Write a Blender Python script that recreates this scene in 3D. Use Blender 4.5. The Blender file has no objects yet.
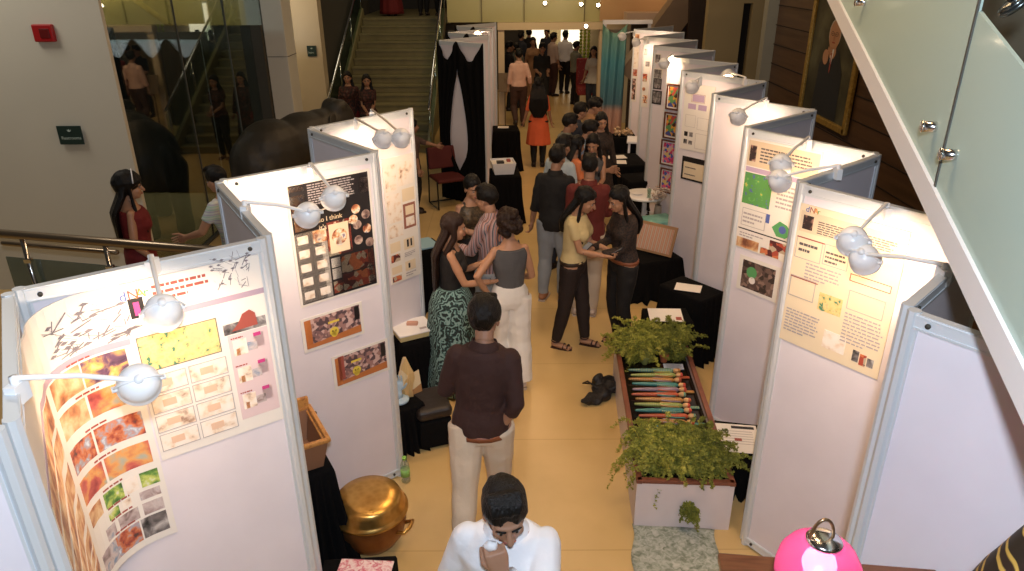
import bpy, bmesh, math, random
from mathutils import Vector, Matrix, Euler, noise
random.seed(7)
SC = bpy.context.scene
COL = SC.collection
R = math.radians
# ------------------------------------------------------------------ camera
FL, PITCH, ROLL, CH = 723.4, R(24.05), R(-0.32), 3.497
F_ = Vector((0, math.cos(PITCH), -math.sin(PITCH))); Rt = Vector((1, 0, 0)); Up = Rt.cross(F_)
c_, s_ = math.cos(ROLL), math.sin(ROLL)
RX, UY = Rt*c_ + Up*s_, Up*c_ - Rt*s_
CAMP = Vector((0, 0, CH))
def ray(px, py): return F_ + RX*((px-512)/FL) - UY*((py-285.5)/FL)
def P(px, py, z=0.0):
    d = ray(px, py); return CAMP + d*((z-CH)/d.z)
def PT(px, py, t): return CAMP + ray(px, py)*t
def onplane(A, B, px, py):
    """point seen at px,py on the vertical plane through A,B -> (distance from A along AB, height)"""
    d = ray(px, py); ab = Vector((B[0]-A[0], B[1]-A[1])); L = ab.length; ab /= L
    n = Vector((-ab.y, ab.x)); t = (Vector(A[:2]).dot(n))/(Vector((d.x, d.y)).dot(n))
    q = CAMP + d*t
    return (Vector((q.x, q.y))-Vector(A[:2])).dot(ab), q.z
cam = bpy.data.cameras.new('camera'); cam.sensor_width = 36; cam.lens = FL/1024*36; cam.clip_start = .05; cam.clip_end = 200
co = bpy.data.objects.new('camera', cam); COL.objects.link(co)
M3 = Matrix((RX, UY, -F_)).transposed()
co.matrix_world = Matrix.Translation(CAMP) @ M3.to_4x4()
SC.camera = co
SC.view_settings.view_transform = 'Standard'; SC.view_settings.look = 'None'
SC.view_settings.gamma = 1; SC.view_settings.exposure = 0.12
SC.view_settings.use_curve_mapping = False
# ------------------------------------------------------------------ materials
MATS = {}
def mat(name, col, rough=.6, metal=0, bump=0, bscale=60, var=0, emis=None, estr=0, alpha=1, spec=.5, trans=0, coat=0):
    if name in MATS: return MATS[name]
    m = bpy.data.materials.new(name); m.use_nodes = True; nt = m.node_tree; b = nt.nodes['Principled BSDF']
    b.inputs['Base Color'].default_value = (*col, 1); b.inputs['Roughness'].default_value = rough
    b.inputs['Metallic'].default_value = metal; b.inputs['Specular IOR Level'].default_value = spec
    if trans: b.inputs['Transmission Weight'].default_value = trans
    if coat: b.inputs['Coat Weight'].default_value = coat
    if alpha < 1: b.inputs['Alpha'].default_value = alpha
    if emis: b.inputs['Emission Color'].default_value = (*emis, 1); b.inputs['Emission Strength'].default_value = estr
    tc = nt.nodes.new('ShaderNodeTexCoord')
    if var:
        n = nt.nodes.new('ShaderNodeTexNoise'); n.inputs['Scale'].default_value = 6; n.inputs['Detail'].default_value = 5
        nt.links.new(tc.outputs['Object'], n.inputs['Vector'])
        mx = nt.nodes.new('ShaderNodeMix'); mx.data_type = 'RGBA'
        mx.inputs[6].default_value = (*[c*(1-var) for c in col], 1); mx.inputs[7].default_value = (*[min(1, c*(1+var)) for c in col], 1)
        nt.links.new(n.outputs['Fac'], mx.inputs[0]); nt.links.new(mx.outputs[2], b.inputs['Base Color'])
    if bump:
        n = nt.nodes.new('ShaderNodeTexNoise'); n.inputs['Scale'].default_value = bscale; n.inputs['Detail'].default_value = 4
        nt.links.new(tc.outputs['Object'], n.inputs['Vector'])
        bp = nt.nodes.new('ShaderNodeBump'); bp.inputs['Strength'].default_value = bump; bp.inputs['Distance'].default_value = .02
        nt.links.new(n.outputs['Fac'], bp.inputs['Height']); nt.links.new(bp.outputs['Normal'], b.inputs['Normal'])
    MATS[name] = m; return m
def ramped(name, cols, scale=12, kind='noise', rough=.55, stops=None, vec='Object', stretch=None, const=False, distort=0, metal=0, detail=5):
    """procedural picture / print: texture through a colour ramp"""
    if name in MATS: return MATS[name]
    m = bpy.data.materials.new(name); m.use_nodes = True; nt = m.node_tree; b = nt.nodes['Principled BSDF']
    b.inputs['Roughness'].default_value = rough; b.inputs['Metallic'].default_value = metal
    tc = nt.nodes.new('ShaderNodeTexCoord'); mp = nt.nodes.new('ShaderNodeMapping')
    if stretch: mp.inputs['Scale'].default_value = stretch
    nt.links.new(tc.outputs[vec], mp.inputs['Vector'])
    if kind == 'noise':
        n = nt.nodes.new('ShaderNodeTexNoise'); n.inputs['Detail'].default_value = detail; n.inputs['Distortion'].default_value = distort*.3; out = n.outputs['Fac']
    elif kind == 'voronoi':
        n = nt.nodes.new('ShaderNodeTexVoronoi'); out = n.outputs['Distance']
    elif kind == 'cell':
        n = nt.nodes.new('ShaderNodeTexVoronoi'); sp = nt.nodes.new('ShaderNodeSeparateColor'); nt.links.new(n.outputs['Color'], sp.inputs[0]); out = sp.outputs[0]
    else:
        n = nt.nodes.new('ShaderNodeTexWave'); n.wave_type = 'RINGS' if kind == 'rings' else 'BANDS'
        n.inputs['Distortion'].default_value = distort; n.bands_direction = {'bandz': 'Z', 'bandy': 'Y'}.get(kind, 'X'); out = n.outputs['Fac']
    n.inputs['Scale'].default_value = scale
    nt.links.new(mp.outputs['Vector'], n.inputs['Vector'])
    cr = nt.nodes.new('ShaderNodeValToRGB'); e = cr.color_ramp.elements
    k = len(cols)
    if not stops:
        lo, hi = (.3, .7) if kind == 'noise' else (0, 1)
        stops = [lo+(hi-lo)*i/max(1, k-1) for i in range(k)] if not const else [lo+(hi-lo)*i/k for i in range(k)]
    while len(e) < k: e.new(.5)
    for i in range(k): e[i].position = stops[i]; e[i].color = (*cols[i], 1)
    if const: cr.color_ramp.interpolation = 'CONSTANT'
    nt.links.new(out, cr.inputs[0]); nt.links.new(cr.outputs[0], b.inputs['Base Color'])
    MATS[name] = m; return m
# ------------------------------------------------------------------ mesh builder
class MB:
    def __init__(s): s.v = []; s.f = []; s.m = []; s.sm = []
    def add(s, vs, fs, mi=0, smooth=False):
        o = len(s.v); s.v += [tuple(v) for v in vs]
        for f in fs: s.f.append(tuple(i+o for i in f)); s.m.append(mi); s.sm.append(smooth)
        return s
    def box(s, c, d, rot=None, mi=0):
        hx, hy, hz = d[0]/2, d[1]/2, d[2]/2
        vs = [Vector((x, y, z)) for x in (-hx, hx) for y in (-hy, hy) for z in (-hz, hz)]
        if rot is not None:
            r = rot if isinstance(rot, Matrix) else Euler(rot).to_matrix(); vs = [r @ v for v in vs]
        c = Vector(c); vs = [v+c for v in vs]
        return s.add(vs, [(0, 1, 3, 2), (4, 6, 7, 5), (0, 4, 5, 1), (2, 3, 7, 6), (0, 2, 6, 4), (1, 5, 7, 3)], mi)
    def rbox(s, c, d, b=.01, rot=None, mi=0, seg=2):
        bm = bmesh.new(); bmesh.ops.create_cube(bm, size=1)
        for v in bm.verts: v.co = Vector((v.co.x*d[0], v.co.y*d[1], v.co.z*d[2]))
        bmesh.ops.bevel(bm, geom=bm.edges[:], offset=min(b, min(d)*.45), segments=seg, affect='EDGES', profile=.5)
        r = Matrix.Identity(3) if rot is None else (rot if isinstance(rot, Matrix) else Euler(rot).to_matrix())
        bm.verts.index_update()
        s.add([r @ v.co+Vector(c) for v in bm.verts], [[v.index for v in f.verts] for f in bm.faces], mi); bm.free(); return s
    def ell(s, c, r, rot=None, mi=0, nu=14, nv=9, fn=None):
        c = Vector(c); vs = []; fs = []
        rm = Matrix.Identity(3) if rot is None else (rot if isinstance(rot, Matrix) else Euler(rot).to_matrix())
        if not hasattr(r, '__len__'): r = (r, r, r)
        def pt(a, b):
            d = Vector((math.cos(a)*math.sin(b)*r[0], math.sin(a)*math.sin(b)*r[1], math.cos(b)*r[2]))
            if fn: d = fn(d)
            return rm @ d+c
        vs.append(pt(0, 0))
        for j in range(1, nv):
            for i in range(nu): vs.append(pt(2*math.pi*i/nu, math.pi*j/nv))
        vs.append(pt(0, math.pi)); L = len(vs)-1
        for i in range(nu):
            k = (i+1) % nu; fs.append((0, 1+i, 1+k)); fs.append((L, L-nu+k, L-nu+i))
            for j in range(nv-2):
                a = 1+j*nu; fs.append((a+i, a+nu+i, a+nu+k, a+k))
        return s.add(vs, fs, mi, True)
    def loft(s, rings, mi=0, caps=True, smooth=True, closed=False):
        """rings: lists of points, same count"""
        n = len(rings[0]); vs = [p for r in rings for p in r]; fs = []
        K = len(rings)
        for j in range(K if closed else K-1):
            a, b = j*n, ((j+1) % K)*n
            for i in range(n):
                k = (i+1) % n; fs.append((a+i, a+k, b+k, b+i))
        if caps and not closed:
            fs.append(tuple(range(n))[::-1]); fs.append(tuple((K-1)*n+i for i in range(n)))
        return s.add(vs, fs, mi, smooth)
    def tube(s, pts, rad, n=8, mi=0, rnd=False, flat=1.0, smooth=True):
        pts = [Vector(p) for p in pts]
        if not hasattr(rad, '__len__'): rad = [rad]*len(pts)
        rad = list(rad)
        if rnd:
            d0 = (pts[0]-pts[1]).normalized(); d1 = (pts[-1]-pts[-2]).normalized(); r0, r1 = rad[0], rad[-1]
            pts = [pts[0]+d0*r0*.95, pts[0]+d0*r0*.6]+pts+[pts[-1]+d1*r1*.6, pts[-1]+d1*r1*.95]
            rad = [r0*.3, r0*.8]+rad+[r1*.8, r1*.3]
        rings = []; up = None
        for i, p in enumerate(pts):
            t = (pts[min(i+1, len(pts)-1)]-pts[max(i-1, 0)])
            t = t.normalized() if t.length > 1e-9 else Vector((0, 0, 1))
            if up is None:
                up = Vector((0, 0, 1)) if abs(t.z) < .9 else Vector((0, 1, 0))
            a = t.cross(up)
            if a.length < 1e-4: a = t.cross(Vector((1, 0, 0)))
            a.normalize(); b = a.cross(t).normalized(); up = b
            rings.append([p+(a*math.cos(2*math.pi*k/n)+b*math.sin(2*math.pi*k/n)*flat)*rad[i] for k in range(n)])
        return s.loft(rings, mi, True, smooth)
    def lathe(s, prof, c=(0, 0, 0), n=24, mi=0, fn=None):
        c = Vector(c); rings = []
        for r, z in prof:
            rings.append([c+(fn(2*math.pi*k/n, r, z) if fn else Vector((r*math.cos(2*math.pi*k/n), r*math.sin(2*math.pi*k/n), z))) for k in range(n)])
        return s.loft(rings, mi, True)
    def mesh(s, name, mats):
        me = bpy.data.meshes.new(name); me.from_pydata(s.v, [], s.f)
        me.polygons.foreach_set('material_index', s.m); me.polygons.foreach_set('use_smooth', s.sm)
        for m in (mats if isinstance(mats, (list, tuple)) else [mats]): me.materials.append(m)
        me.update(); return me
    def obj(s, name, mats, parent=None, loc=None, rz=0):
        o = bpy.data.objects.new(name, s.mesh(name, mats)); COL.objects.link(o)
        if parent is not None: o.parent = parent
        if loc is not None: o.location = loc
        if rz: o.rotation_euler = (0, 0, rz)
        return o
def fixn(me):
    bm = bmesh.new(); bm.from_mesh(me); bmesh.ops.recalc_face_normals(bm, faces=bm.faces); bm.to_mesh(me); bm.free()
def remesh(mb, vox, sm=3, fac=.5):
    me = mb.mesh('tmp', []); fixn(me); o = bpy.data.objects.new('tmp', me); COL.objects.link(o)
    r = o.modifiers.new('r', 'REMESH'); r.mode = 'VOXEL'; r.voxel_size = vox; r.use_smooth_shade = True
    if sm: q = o.modifiers.new('s', 'SMOOTH'); q.iterations = sm; q.factor = fac
    dg = bpy.context.evaluated_depsgraph_get(); ev = o.evaluated_get(dg); m2 = ev.to_mesh()
    vs = [v.co.copy() for v in m2.vertices]; fs = [tuple(p.vertices) for p in m2.polygons]
    ev.to_mesh_clear(); bpy.data.objects.remove(o); bpy.data.meshes.remove(me)
    out = MB(); out.add(vs, fs, 0, True); return out
def empty(name, loc, rz=0):
    o = bpy.data.objects.new(name, None); COL.objects.link(o); o.location = loc; o.rotation_euler = (0, 0, rz); o.empty_display_size = .1; return o
def tag(o, label=None, cat=None, group=None, kind=None):
    if label: o['label'] = label
    if cat: o['category'] = cat
    if group: o['group'] = group
    if kind: o['kind'] = kind
    return o
def struct(name, mb, m):
    o = mb.obj(name, m); o['kind'] = 'structure'; return o
# ------------------------------------------------------------------ people
def ik(S, T, l1, l2, hint):
    S, T, hint = Vector(S), Vector(T), Vector(hint); d = T-S; L = min(d.length, (l1+l2)*.999); dn = d.normalized(); T = S+dn*L
    a = (l1*l1-l2*l2+L*L)/(2*L); h = math.sqrt(max(0, l1*l1-a*a))
    p = hint-dn*hint.dot(dn)
    p = p.normalized() if p.length > 1e-5 else Vector((0, -1, 0))
    return S+dn*a+p*h, T
SKIN = mat('brown skin', (.36, .19, .115), .5, bump=.05)
SKIN2 = mat('light brown skin', (.43, .225, .13), .48, bump=.05)
def hairmat(name, col):
    m = mat(name, col, .42, spec=.28); nt = m.node_tree; tc = nt.nodes.new('ShaderNodeTexCoord'); mp = nt.nodes.new('ShaderNodeMapping'); mp.inputs['Scale'].default_value = (90, 90, 9)
    n = nt.nodes.new('ShaderNodeTexNoise'); n.inputs['Scale'].default_value = 1.6; n.inputs['Detail'].default_value = 3; bp = nt.nodes.new('ShaderNodeBump'); bp.inputs['Strength'].default_value = .8; bp.inputs['Distance'].default_value = .01
    L = nt.links.new; L(tc.outputs['Object'], mp.inputs[0]); L(mp.outputs[0], n.inputs['Vector']); L(n.outputs[0], bp.inputs['Height']); L(bp.outputs[0], nt.nodes['Principled BSDF'].inputs['Normal']); return m
HAIR = hairmat('black hair', (.005, .004, .0035)); HAIRB = hairmat('dark brown hair', (.020, .009, .006))
EYEW = mat('eye white', (.30, .26, .24), .3); EYED = mat('eye iris', (.01, .007, .005), .2); LIP = mat('lips', (.32, .1, .08), .45)
def hand_mb(mb, W, dirf, palm_n, size, curl=.5, side=1, vox=None):
    """hand: W wrist, dirf pointing direction, palm_n palm normal, side=+1 thumb towards dirf x palm_n"""
    f = Vector(dirf).normalized(); n = Vector(palm_n); n = (n-f*n.dot(f)).normalized(); x = f.cross(n)*side
    k = size
    def q(a, b, c): return W+(x*a+f*b+n*c)*k
    m = MB()
    m.loft([[q(a*wd, b, c*th) for a, c in ((-1, -.6), (-.6, -1), (.6, -1), (1, -.6), (1, .6), (.6, 1), (-.6, 1), (-1, .6))]
            for b, wd, th in ((-.01, .024, .016), (.02, .032, .016), (.06, .041, .015), (.088, .039, .012))])
    for i, (ax, ln) in enumerate(((.031, .068), (.0105, .076), (-.0105, .07), (-.031, .055))):
        p = q(ax, .085, 0); r = .0085*k; a = 0; pts = [q(ax*.9, .06, 0), p]; rad = [r, r]
        for sgl, fr in enumerate((.45, .31, .24)):
            a += curl*(.95+.12*i)*(1 if sgl else .7)
            p = p+(f*math.cos(a)+n*math.sin(a)+x*ax*.6)*ln*fr*k; pts.append(p.copy()); rad.append(r*(.95-.1*sgl))
        m.tube(pts, rad, 6, rnd=True)
    a0 = q(.026, .022, .004); d1 = (x*.75+f*.62+n*(.25+.3*curl)).normalized(); a1 = a0+d1*.038*k
    d2 = (x*(.5-curl*.5)+f*.8+n*(.25+.55*curl)).normalized(); a2 = a1+d2*.03*k; a3 = a2+(d2+n*.2*curl).normalized()*.022*k
    m.tube([a0, a1, a2, a3], [.0125*k, .011*k, .0095*k, .008*k], 7, rnd=True)
    if vox: m = remesh(m, vox, 2)
    mb.add(m.v, m.f, 0, True)
def person(label, pos, th, H=1.7, skin=None, female=False, top=None, bottom=None, hair=None, shoes=None, lean=0, yaw=0, side=0,
           hp=0, hy=0, hr=0, lh=None, rh=None, lf=None, rf=None, vox=.014, face=True, group=None, curl=.5, elbow=None, belt=None, z0=0,
           lpn=(-1, 0, 0), rpn=(1, 0, 0), fat=1.0, handvox=None, ldir=None, rdir=None, lelb=None, relb=None, sandals=False):
    """th: heading in degrees, 0 = away from the camera, 90 = to the right. lh/rh are hand targets in the body's own frame"""
    skin = skin or SKIN; k = H/1.75; sw = (.134 if female else .156)*fat; hw = .09
    Hip = Vector((0, 0, .93))
    RM = Euler((-R(lean), R(side), R(yaw))).to_matrix()
    def up(x, y, z): return (RM @ (Vector((x, y, z))-Hip))+Hip
    neck = up(0, -.01, 1.46); HMm = Euler((-R(hp), R(hr), R(hy))).to_matrix()
    hc = neck+HMm @ Vector((0, .03, .15))
    def hd(v): return HMm @ Vector(v)+hc
    ft = {1: Vector(rf or (hw*.95, 0, 0)), -1: Vector(lf or (-hw*.95, 0, 0))}
    ankle = {s: ft[s]+Vector((0, -.03, .085)) for s in (1, -1)}
    hipj = {s: Vector((s*hw, 0, .91)) for s in (1, -1)}
    knee = {}
    for s in (1, -1): knee[s], ankle[s] = ik(hipj[s], ankle[s], .424, .408, (s*.12, 1, 0))
    sh = {s: up(s*sw, -.01, 1.395) for s in (1, -1)}
    tg = {1: Vector(rh or (.27, .05, .80)), -1: Vector(lh or (-.27, .05, .80))}
    el = {}; wr = {}
    for s in (1, -1):
        hint = (relb if s == 1 else lelb) or (s*.35, -1, -.3)
        el[s], wr[s] = ik(sh[s], tg[s], .285, .25, hint)
    def ring(x, y, z, rx, ry, n=16, upf=True):
        f = up if upf else (lambda a, b, c: Vector((a, b, c)))
        return [f(x+math.cos(2*math.pi*i/n)*rx, y+math.sin(2*math.pi*i/n)*ry, z) for i in range(n)]
    hx = .165 if not female else .168; wx = .142 if not female else .118; cx = .165 if not female else .145
    def torso(mb, off, z_lo, z_hi=1.5, neckr=.058):
        pr = [(.84, hx*.9, .10), (.90, hx, .115), (.98, hx*.97, .112), (1.07, wx, .095), (1.16, wx*1.04, .098), (1.27, cx, .115), (1.35, cx*1.06, .108), (1.41, sw*.93, .085), (1.45, sw*.62, .068), (1.485, neckr, .058)]
        pr = [q for q in pr if z_lo-.001 <= q[0] <= z_hi+.001]
        if pr and pr[0][0] > z_lo+.01: pr.insert(0, (z_lo, pr[0][1], pr[0][2]))
        mb.loft([ring(0, -.005+(.012 if 1.2 < z < 1.38 else 0), z, (rx*fat+off), (ry*fat+off)) for z, rx, ry in pr])
        if female and z_hi > 1.3:
            for s in (1, -1): mb.ell(up(s*.068, .082, 1.275), (.062+off, .055+off, .06+off))
    def limb(mb, pts, rad, off): mb.tube(pts, [r+off for r in rad], 12, rnd=True)
    def seg(a, b, t): return a+(b-a)*t
    def arm(mb, s, off, fr=1.0, st=0.0):
        r = [.050, .047, .040, .040, .034, .027] if not female else [.042, .040, .035, .034, .029, .023]
        A, E, W_ = sh[s], el[s], wr[s]
        pts = [A, seg(A, E, .5), E, seg(E, W_, .25), seg(E, W_, .6), W_]; cum = [0, .26, .53, .65, .82, 1.0]
        o = []; rr = []
        for i, c in enumerate(cum):
            if c <= fr+1e-6: o.append(pts[i]); rr.append(r[i])
            else:
                t = (fr-cum[i-1])/(c-cum[i-1]); o.append(seg(pts[i-1], pts[i], t)); rr.append(r[i-1]+(r[i]-r[i-1])*t); break
        mb.tube(o, [(q-.006*(i_ == 0 and off == 0))+off for i_, q in enumerate(rr)], 12, rnd=False)
        mb.ell(A, (.044 if not female else .038)+off*.95)
    def leg(mb, s, off, fr=1.0, fl=0):
        A, K, N = hipj[s], knee[s], ankle[s]
        r = [.098, .085, .06, .062, .055, .038]
        pts = [A+Vector((0, 0, .02)), seg(A, K, .4), K, seg(K, N, .25), seg(K, N, .5), N]; cum = [0, .2, .5, .63, .76, 1.0]
        o = []; rr = []
        for i, c in enumerate(cum):
            if c <= fr+1e-6: o.append(pts[i]); rr.append(r[i]+fl*c)
            else:
                t = (fr-cum[i-1])/(c-cum[i-1]); o.append(seg(pts[i-1], pts[i], t)); rr.append(r[i-1]+(r[i]-r[i-1])*t+fl*fr); break
        mb.tube(o, [q+off for q in rr], 12, rnd=(off == 0))
    # body
    b = MB(); torso(b, -.004, .84)
    for s in (1, -1): arm(b, s, 0); leg(b, s, 0)
    b.tube([up(0, -.012, 1.42), neck, hd((0, -.015, -.07))], [.062, .055, .053] if not female else [.052, .046, .046], 12)
    b = remesh(b, vox, 3)
    h = MB()
    h.ell(hd((0, -.012, .03)), (.076, .096, .088), HMm); h.ell(hd((0, .025, -.03)), (.061, .066, .084), HMm)
    h.ell(hd((0, .052, -.085)), (.032, .030, .025), HMm); h.tube([hd((0, .088, .012)), hd((0, .112, -.028))], [.009, .015], 8, rnd=True)
    h.ell(hd((0, .074, .024)), (.05, .02, .012), HMm); h.ell(hd((0, .086, -.058)), (.025, .012, .013), HMm)
    for s in (1, -1):
        h.ell(hd((s*.076, -.005, -.01)), (.012, .02, .032), HMm); h.ell(hd((s*.034, .058, -.03)), (.026, .024, .026), HMm)
    h.tube([hd((0, -.015, -.06)), hd((0, -.03, -.12))], [.056, .054] if not female else [.048, .046], 12)
    h = remesh(h, min(vox*.6, .008), 1)
    b.add(h.v, h.f, 0, True)
    for s in (1, -1):
        d = wr[s]-el[s]; dd = (rdir if s == 1 else ldir)
        hand_mb(b, wr[s]-d.normalized()*.01, dd or d, lpn if s == -1 else rpn, .95 if female else 1.05, curl, -1 if s == 1 else 1, handvox)
    if sandals or not shoes:
        for s in (1, -1):
            a = ankle[s]; b.tube([a+Vector((0, -.02, -.05)), a+Vector((s*.01, .06, -.055)), a+Vector((s*.012, .14, -.068))], [.036, .038, .022], 10, rnd=True, flat=.8)
            for q in range(5): b.tube([a+Vector((s*(.012-.03+.015*q)*1, .13, -.07)), a+Vector((s*(-.018+.016*q), .165-.006*q, -.074))], [.009, .008], 6, rnd=True)
    root = b.obj('person', skin); root.location = (pos[0], pos[1], z0); root.rotation_euler = (0, 0, -R(th)); root.scale = (k, k, k)
    tag(root, label, 'person', group)
    def part(mb, name, m, v=None, sm=3, wr_=.006):
        if v: mb = remesh(mb, v, sm)
        if wr_: mb.v = [tuple(Vector(q)+Vector((noise.noise(Vector(q)*13+Vector((s_o, 0, 0))), noise.noise(Vector(q)*13+Vector((5, s_o, 0))), 0))*wr_) for q in mb.v]
        o = mb.obj(name, m); o.parent = root; return o
    s_o = pos[0]*3.7
    if top:
        t = MB(); z_lo = top.get('hem', .88); zh = 1.45 if top.get('collar') or not top.get('low') else 1.41
        torso(t, top.get('off', .018), max(z_lo, .84), 1.41 if top.get('tank') or top.get('low') else 1.45)
        if top.get('long'):   # kurta / dress falls below the hips
            L = top['long']; fl = top.get('flare', .06); st = .95
            rg = []
            for j in range(9):
                q = j/8; z = st-(st-L)*q
                rg.append([Vector((math.cos(a)*(hx+.02+fl*q), math.sin(a)*(.13+fl*q*.9), z))*1 for a in [2*math.pi*i/28 for i in range(28)]])
                rg[-1] = [Vector((p.x*(1+.05*q*math.sin(i*28/4)), p.y*(1+.08*q*math.cos(i*2.2)), p.z)) for i, p in enumerate(rg[-1])]
            t.loft(rg)
        if not top.get('tank'):
            for s in (1, -1): arm(t, s, .012, top.get('sleeve', .3))
        else:
            for s in (1, -1): t.tube([up(s*.075, .07, 1.36), up(s*.085, .02, 1.455), up(s*.08, -.07, 1.36)], .014, 8)
        o = part(t, top.get('name', 'shirt'), top['mat'], vox, 2)
        if top.get('collar'):
            cb = MB(); n = 18; rg = []
            for rr, zz in ((.066, 1.455), (.070, 1.50), (.080, 1.478), (.092, 1.452)):
                rg.append([up(math.cos(a)*rr, math.sin(a)*rr*.95-.008, zz-.02*max(0, math.sin(a))) for a in [R(105)+R(330)*i/(n-1) for i in range(n)]])
            for j in range(3):
                cb.add(rg[j]+rg[j+1], [(i, i+1, n+i+1, n+i) for i in range(n-1)], 0, True)
            cb.obj('collar', top['mat']).parent = root
        if top.get('cuff'):
            for s in (1, -1):
                fr = (top['sleeve']-.53)/.47; a = seg(el[s], wr[s], max(0, fr-.07)); c2 = seg(el[s], wr[s], fr+.04)
                cb = MB(); cb.tube([a, c2], [.05, .048] if not female else [.042, .04], 14); cb.obj('cuff', top['mat']).parent = root
    if bottom:
        t = MB(); kind = bottom['type']
        if kind == 'trousers':
            torso(t, .012, .84, 1.07 if not bottom.get('low') else .98)
            fl = bottom.get('flare', 0.0); of = .018 if not bottom.get('slim') else .013
            for s in (1, -1): leg(t, s, of, bottom.get('fr', 1.0), fl)
            if bottom.get('loft_hem'):
                pass
        else:
            L = bottom.get('len', .1); fl = bottom.get('flare', .12); rg = []; nn = 40
            for j in range(12):
                q = j/11; z = 1.06-(1.06-L)*q; w = .135+.065*min(1, q*7)+fl*q
                rg.append([Vector((math.cos(a)*(w+.012)*(1+.06*q*math.sin(a*9)), math.sin(a)*((w+.03)*(.84+.1*q))*(1+.08*q*math.sin(a*9+1)), z)) for a in [2*math.pi*i/nn for i in range(nn)]])
            t.loft(rg)
        part(t, 'skirt' if kind == 'skirt' else 'trousers', bottom['mat'], vox if kind != 'skirt' else None, 2)
    if belt:
        bb = MB(); zz = belt.get('z', .98); bb.loft([ring(0, -.005, zz-.018, hx+.019, .134, upf=False), ring(0, -.005, zz+.018, hx+.015, .131, upf=False)]); bb.obj('belt', belt['mat']).parent = root
    if shoes and not sandals:
        for s in (1, -1):
            a = ankle[s]; sb = MB()
            sb.tube([a+Vector((0, -.03, -.035)), a+Vector((s*.006, .04, -.045)), a+Vector((s*.012, .12, -.055)), a+Vector((s*.014, .17, -.062))], [.042, .046, .044, .028], 12, rnd=True, flat=.85)
            sb.tube([a+Vector((0, 0, .02)), a+Vector((0, -.005, -.04))], [.042, .046], 12)
            sb = remesh(sb, .012, 2); so = sb.obj('shoe', shoes); so.parent = root
            sl = MB(); pts = [(-.04, -.05), (.035, -.055), (.05, .03), (.055, .12), (.035, .19), (0, .205), (-.03, .18), (-.04, .1), (-.04, .03)]
            sl.loft([[Vector((a.x+s*x, a.y+y+.0, z)) for x, y in pts] for z in (a.z-.085, a.z-.068)], smooth=False)
            sl.obj('sole', mat('pale shoe sole', (.5, .42, .35), .6) if not isinstance(shoes, bpy.types.Material) or 'dark' not in shoes.name else shoes).parent = so
    if sandals:
        for s in (1, -1):
            a = ankle[s]; sb = MB(); pts = [(-.036, -.05), (.036, -.05), (.046, .05), (.045, .14), (.02, .18), (-.03, .165), (-.04, .06)]
            sb.loft([[Vector((a.x+s*x, a.y+y, z)) for x, y in pts] for z in (a.z-.105, a.z-.082)], smooth=False)
            for yy, rr in ((.13, .043), (.085, .046)):
                sb.tube([a+Vector((math.cos(w)*rr, yy, -.075+math.sin(w)*rr*.85)) for w in [R(q) for q in range(0, 181, 20)]], .008, 6)
            sb.tube([a+Vector((math.cos(w)*.042, math.sin(w)*.042-.005, -.012)) for w in [R(q) for q in range(0, 361, 30)]], .007, 6)
            sb.obj('sandal', shoes).parent = root
    # hair
    if hair:
        ht = hair.get('type', 'short'); hm = hair.get('mat', HAIR); g = MB(); big = hair.get('big', 1.0)
        cover = ht != 'short'
        def fn(d):
            y, z = d.y-.018, d.z+.04
            n_ = noise.noise(Vector((d.x*60, d.y*18, d.z*26))+Vector((s_o, 3, 1)))*(.008 if ht != 'curly' else .016)+noise.noise(d*16+Vector((s_o, 7, 1)))*.006
            f = 1+n_/.09
            hl = (.064 if not cover else .072)-.9*abs(d.x)*(1 if not cover else .6)
            if (y > .02 and z < hl and y > .06-.02*(z > 0)) or (y > .012 and z < -.0) or (not cover and y > -.045 and z < -.012) or z < (-.075 if not cover else -.2): f = .80
            return d*f
        big *= 1.03; g.ell(hd((0, -.018, .044)), (.085*big, .107*big, .10*big), HMm, nu=40, nv=28, fn=fn)
        if ht == 'short':
            for q in range(7): g.tube([hd((-.05+.017*q, .02, .135)), hd((-.05+.016*q, .055, .122)), hd((-.045+.016*q, .078, .104+.004*math.sin(q*2.1)))], [.020, .016, .008], 8, rnd=True)
        if ht in ('long', 'bob'):
            ln = hair.get('len', .45) if ht == 'long' else .2
            wdt = hair.get('w', .085)
            st = hd((0, -.055, .03)); p0 = hd((0, -.075, -.06)); b1 = up(0, -.125, 1.36)
            pts = [st, p0]
            zs = p0.z
            n_ = 6
            for j in range(1, n_+1):
                q = j/n_; z = zs-ln*q; tgt = up(hair.get('dx', 0)*q, -.14, z) if z > .95 else Vector((up(0, -.15, .95).x, up(0, -.15, .95).y, z))
                a = min(1, q*ln/.16); pp = Vector((p0.x*(1-a)+tgt.x*a, p0.y*(1-a)+tgt.y*a, z)); pts.append(pp)
            rg = []
            for j, p in enumerate(pts):
                q = j/(len(pts)-1); w = wdt*(.8+.5*math.sin(q*2.2)) if q < .75 else wdt*(1.25-1.2*(q-.75)*2.2); t_ = .05*(1-.45*q)
                if j == 0: w, t_ = wdt*.8, .05
                rg.append([p+HMm @ Vector((math.cos(a)*w*(1+.07*math.sin(a*7+q*3)), math.sin(a)*t_*(1+.12*math.sin(a*9+q*5)), 0)) for a in [2*math.pi*i/26 for i in range(26)]])
            g.loft(rg)
            for s in hair.get('locks', (1, -1)):
                a = hd((s*.07, -.01, .05)); bq = hd((s*.082, .0, -.07)); fl = hair.get('front', .22)
                if fl: g.tube([a, bq, up(s*.10, .035, 1.40), up(s*.105, .10, 1.40-fl)], [.03, .030, .038, .016], 10, rnd=True, flat=.5)
                else: g.tube([a, bq, up(s*.09, -.05, 1.40)], [.03, .03, .03], 10, rnd=True)
        if ht == 'bun': g.ell(hd((0, -.115, .03)), (.05, .045, .05))
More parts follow.
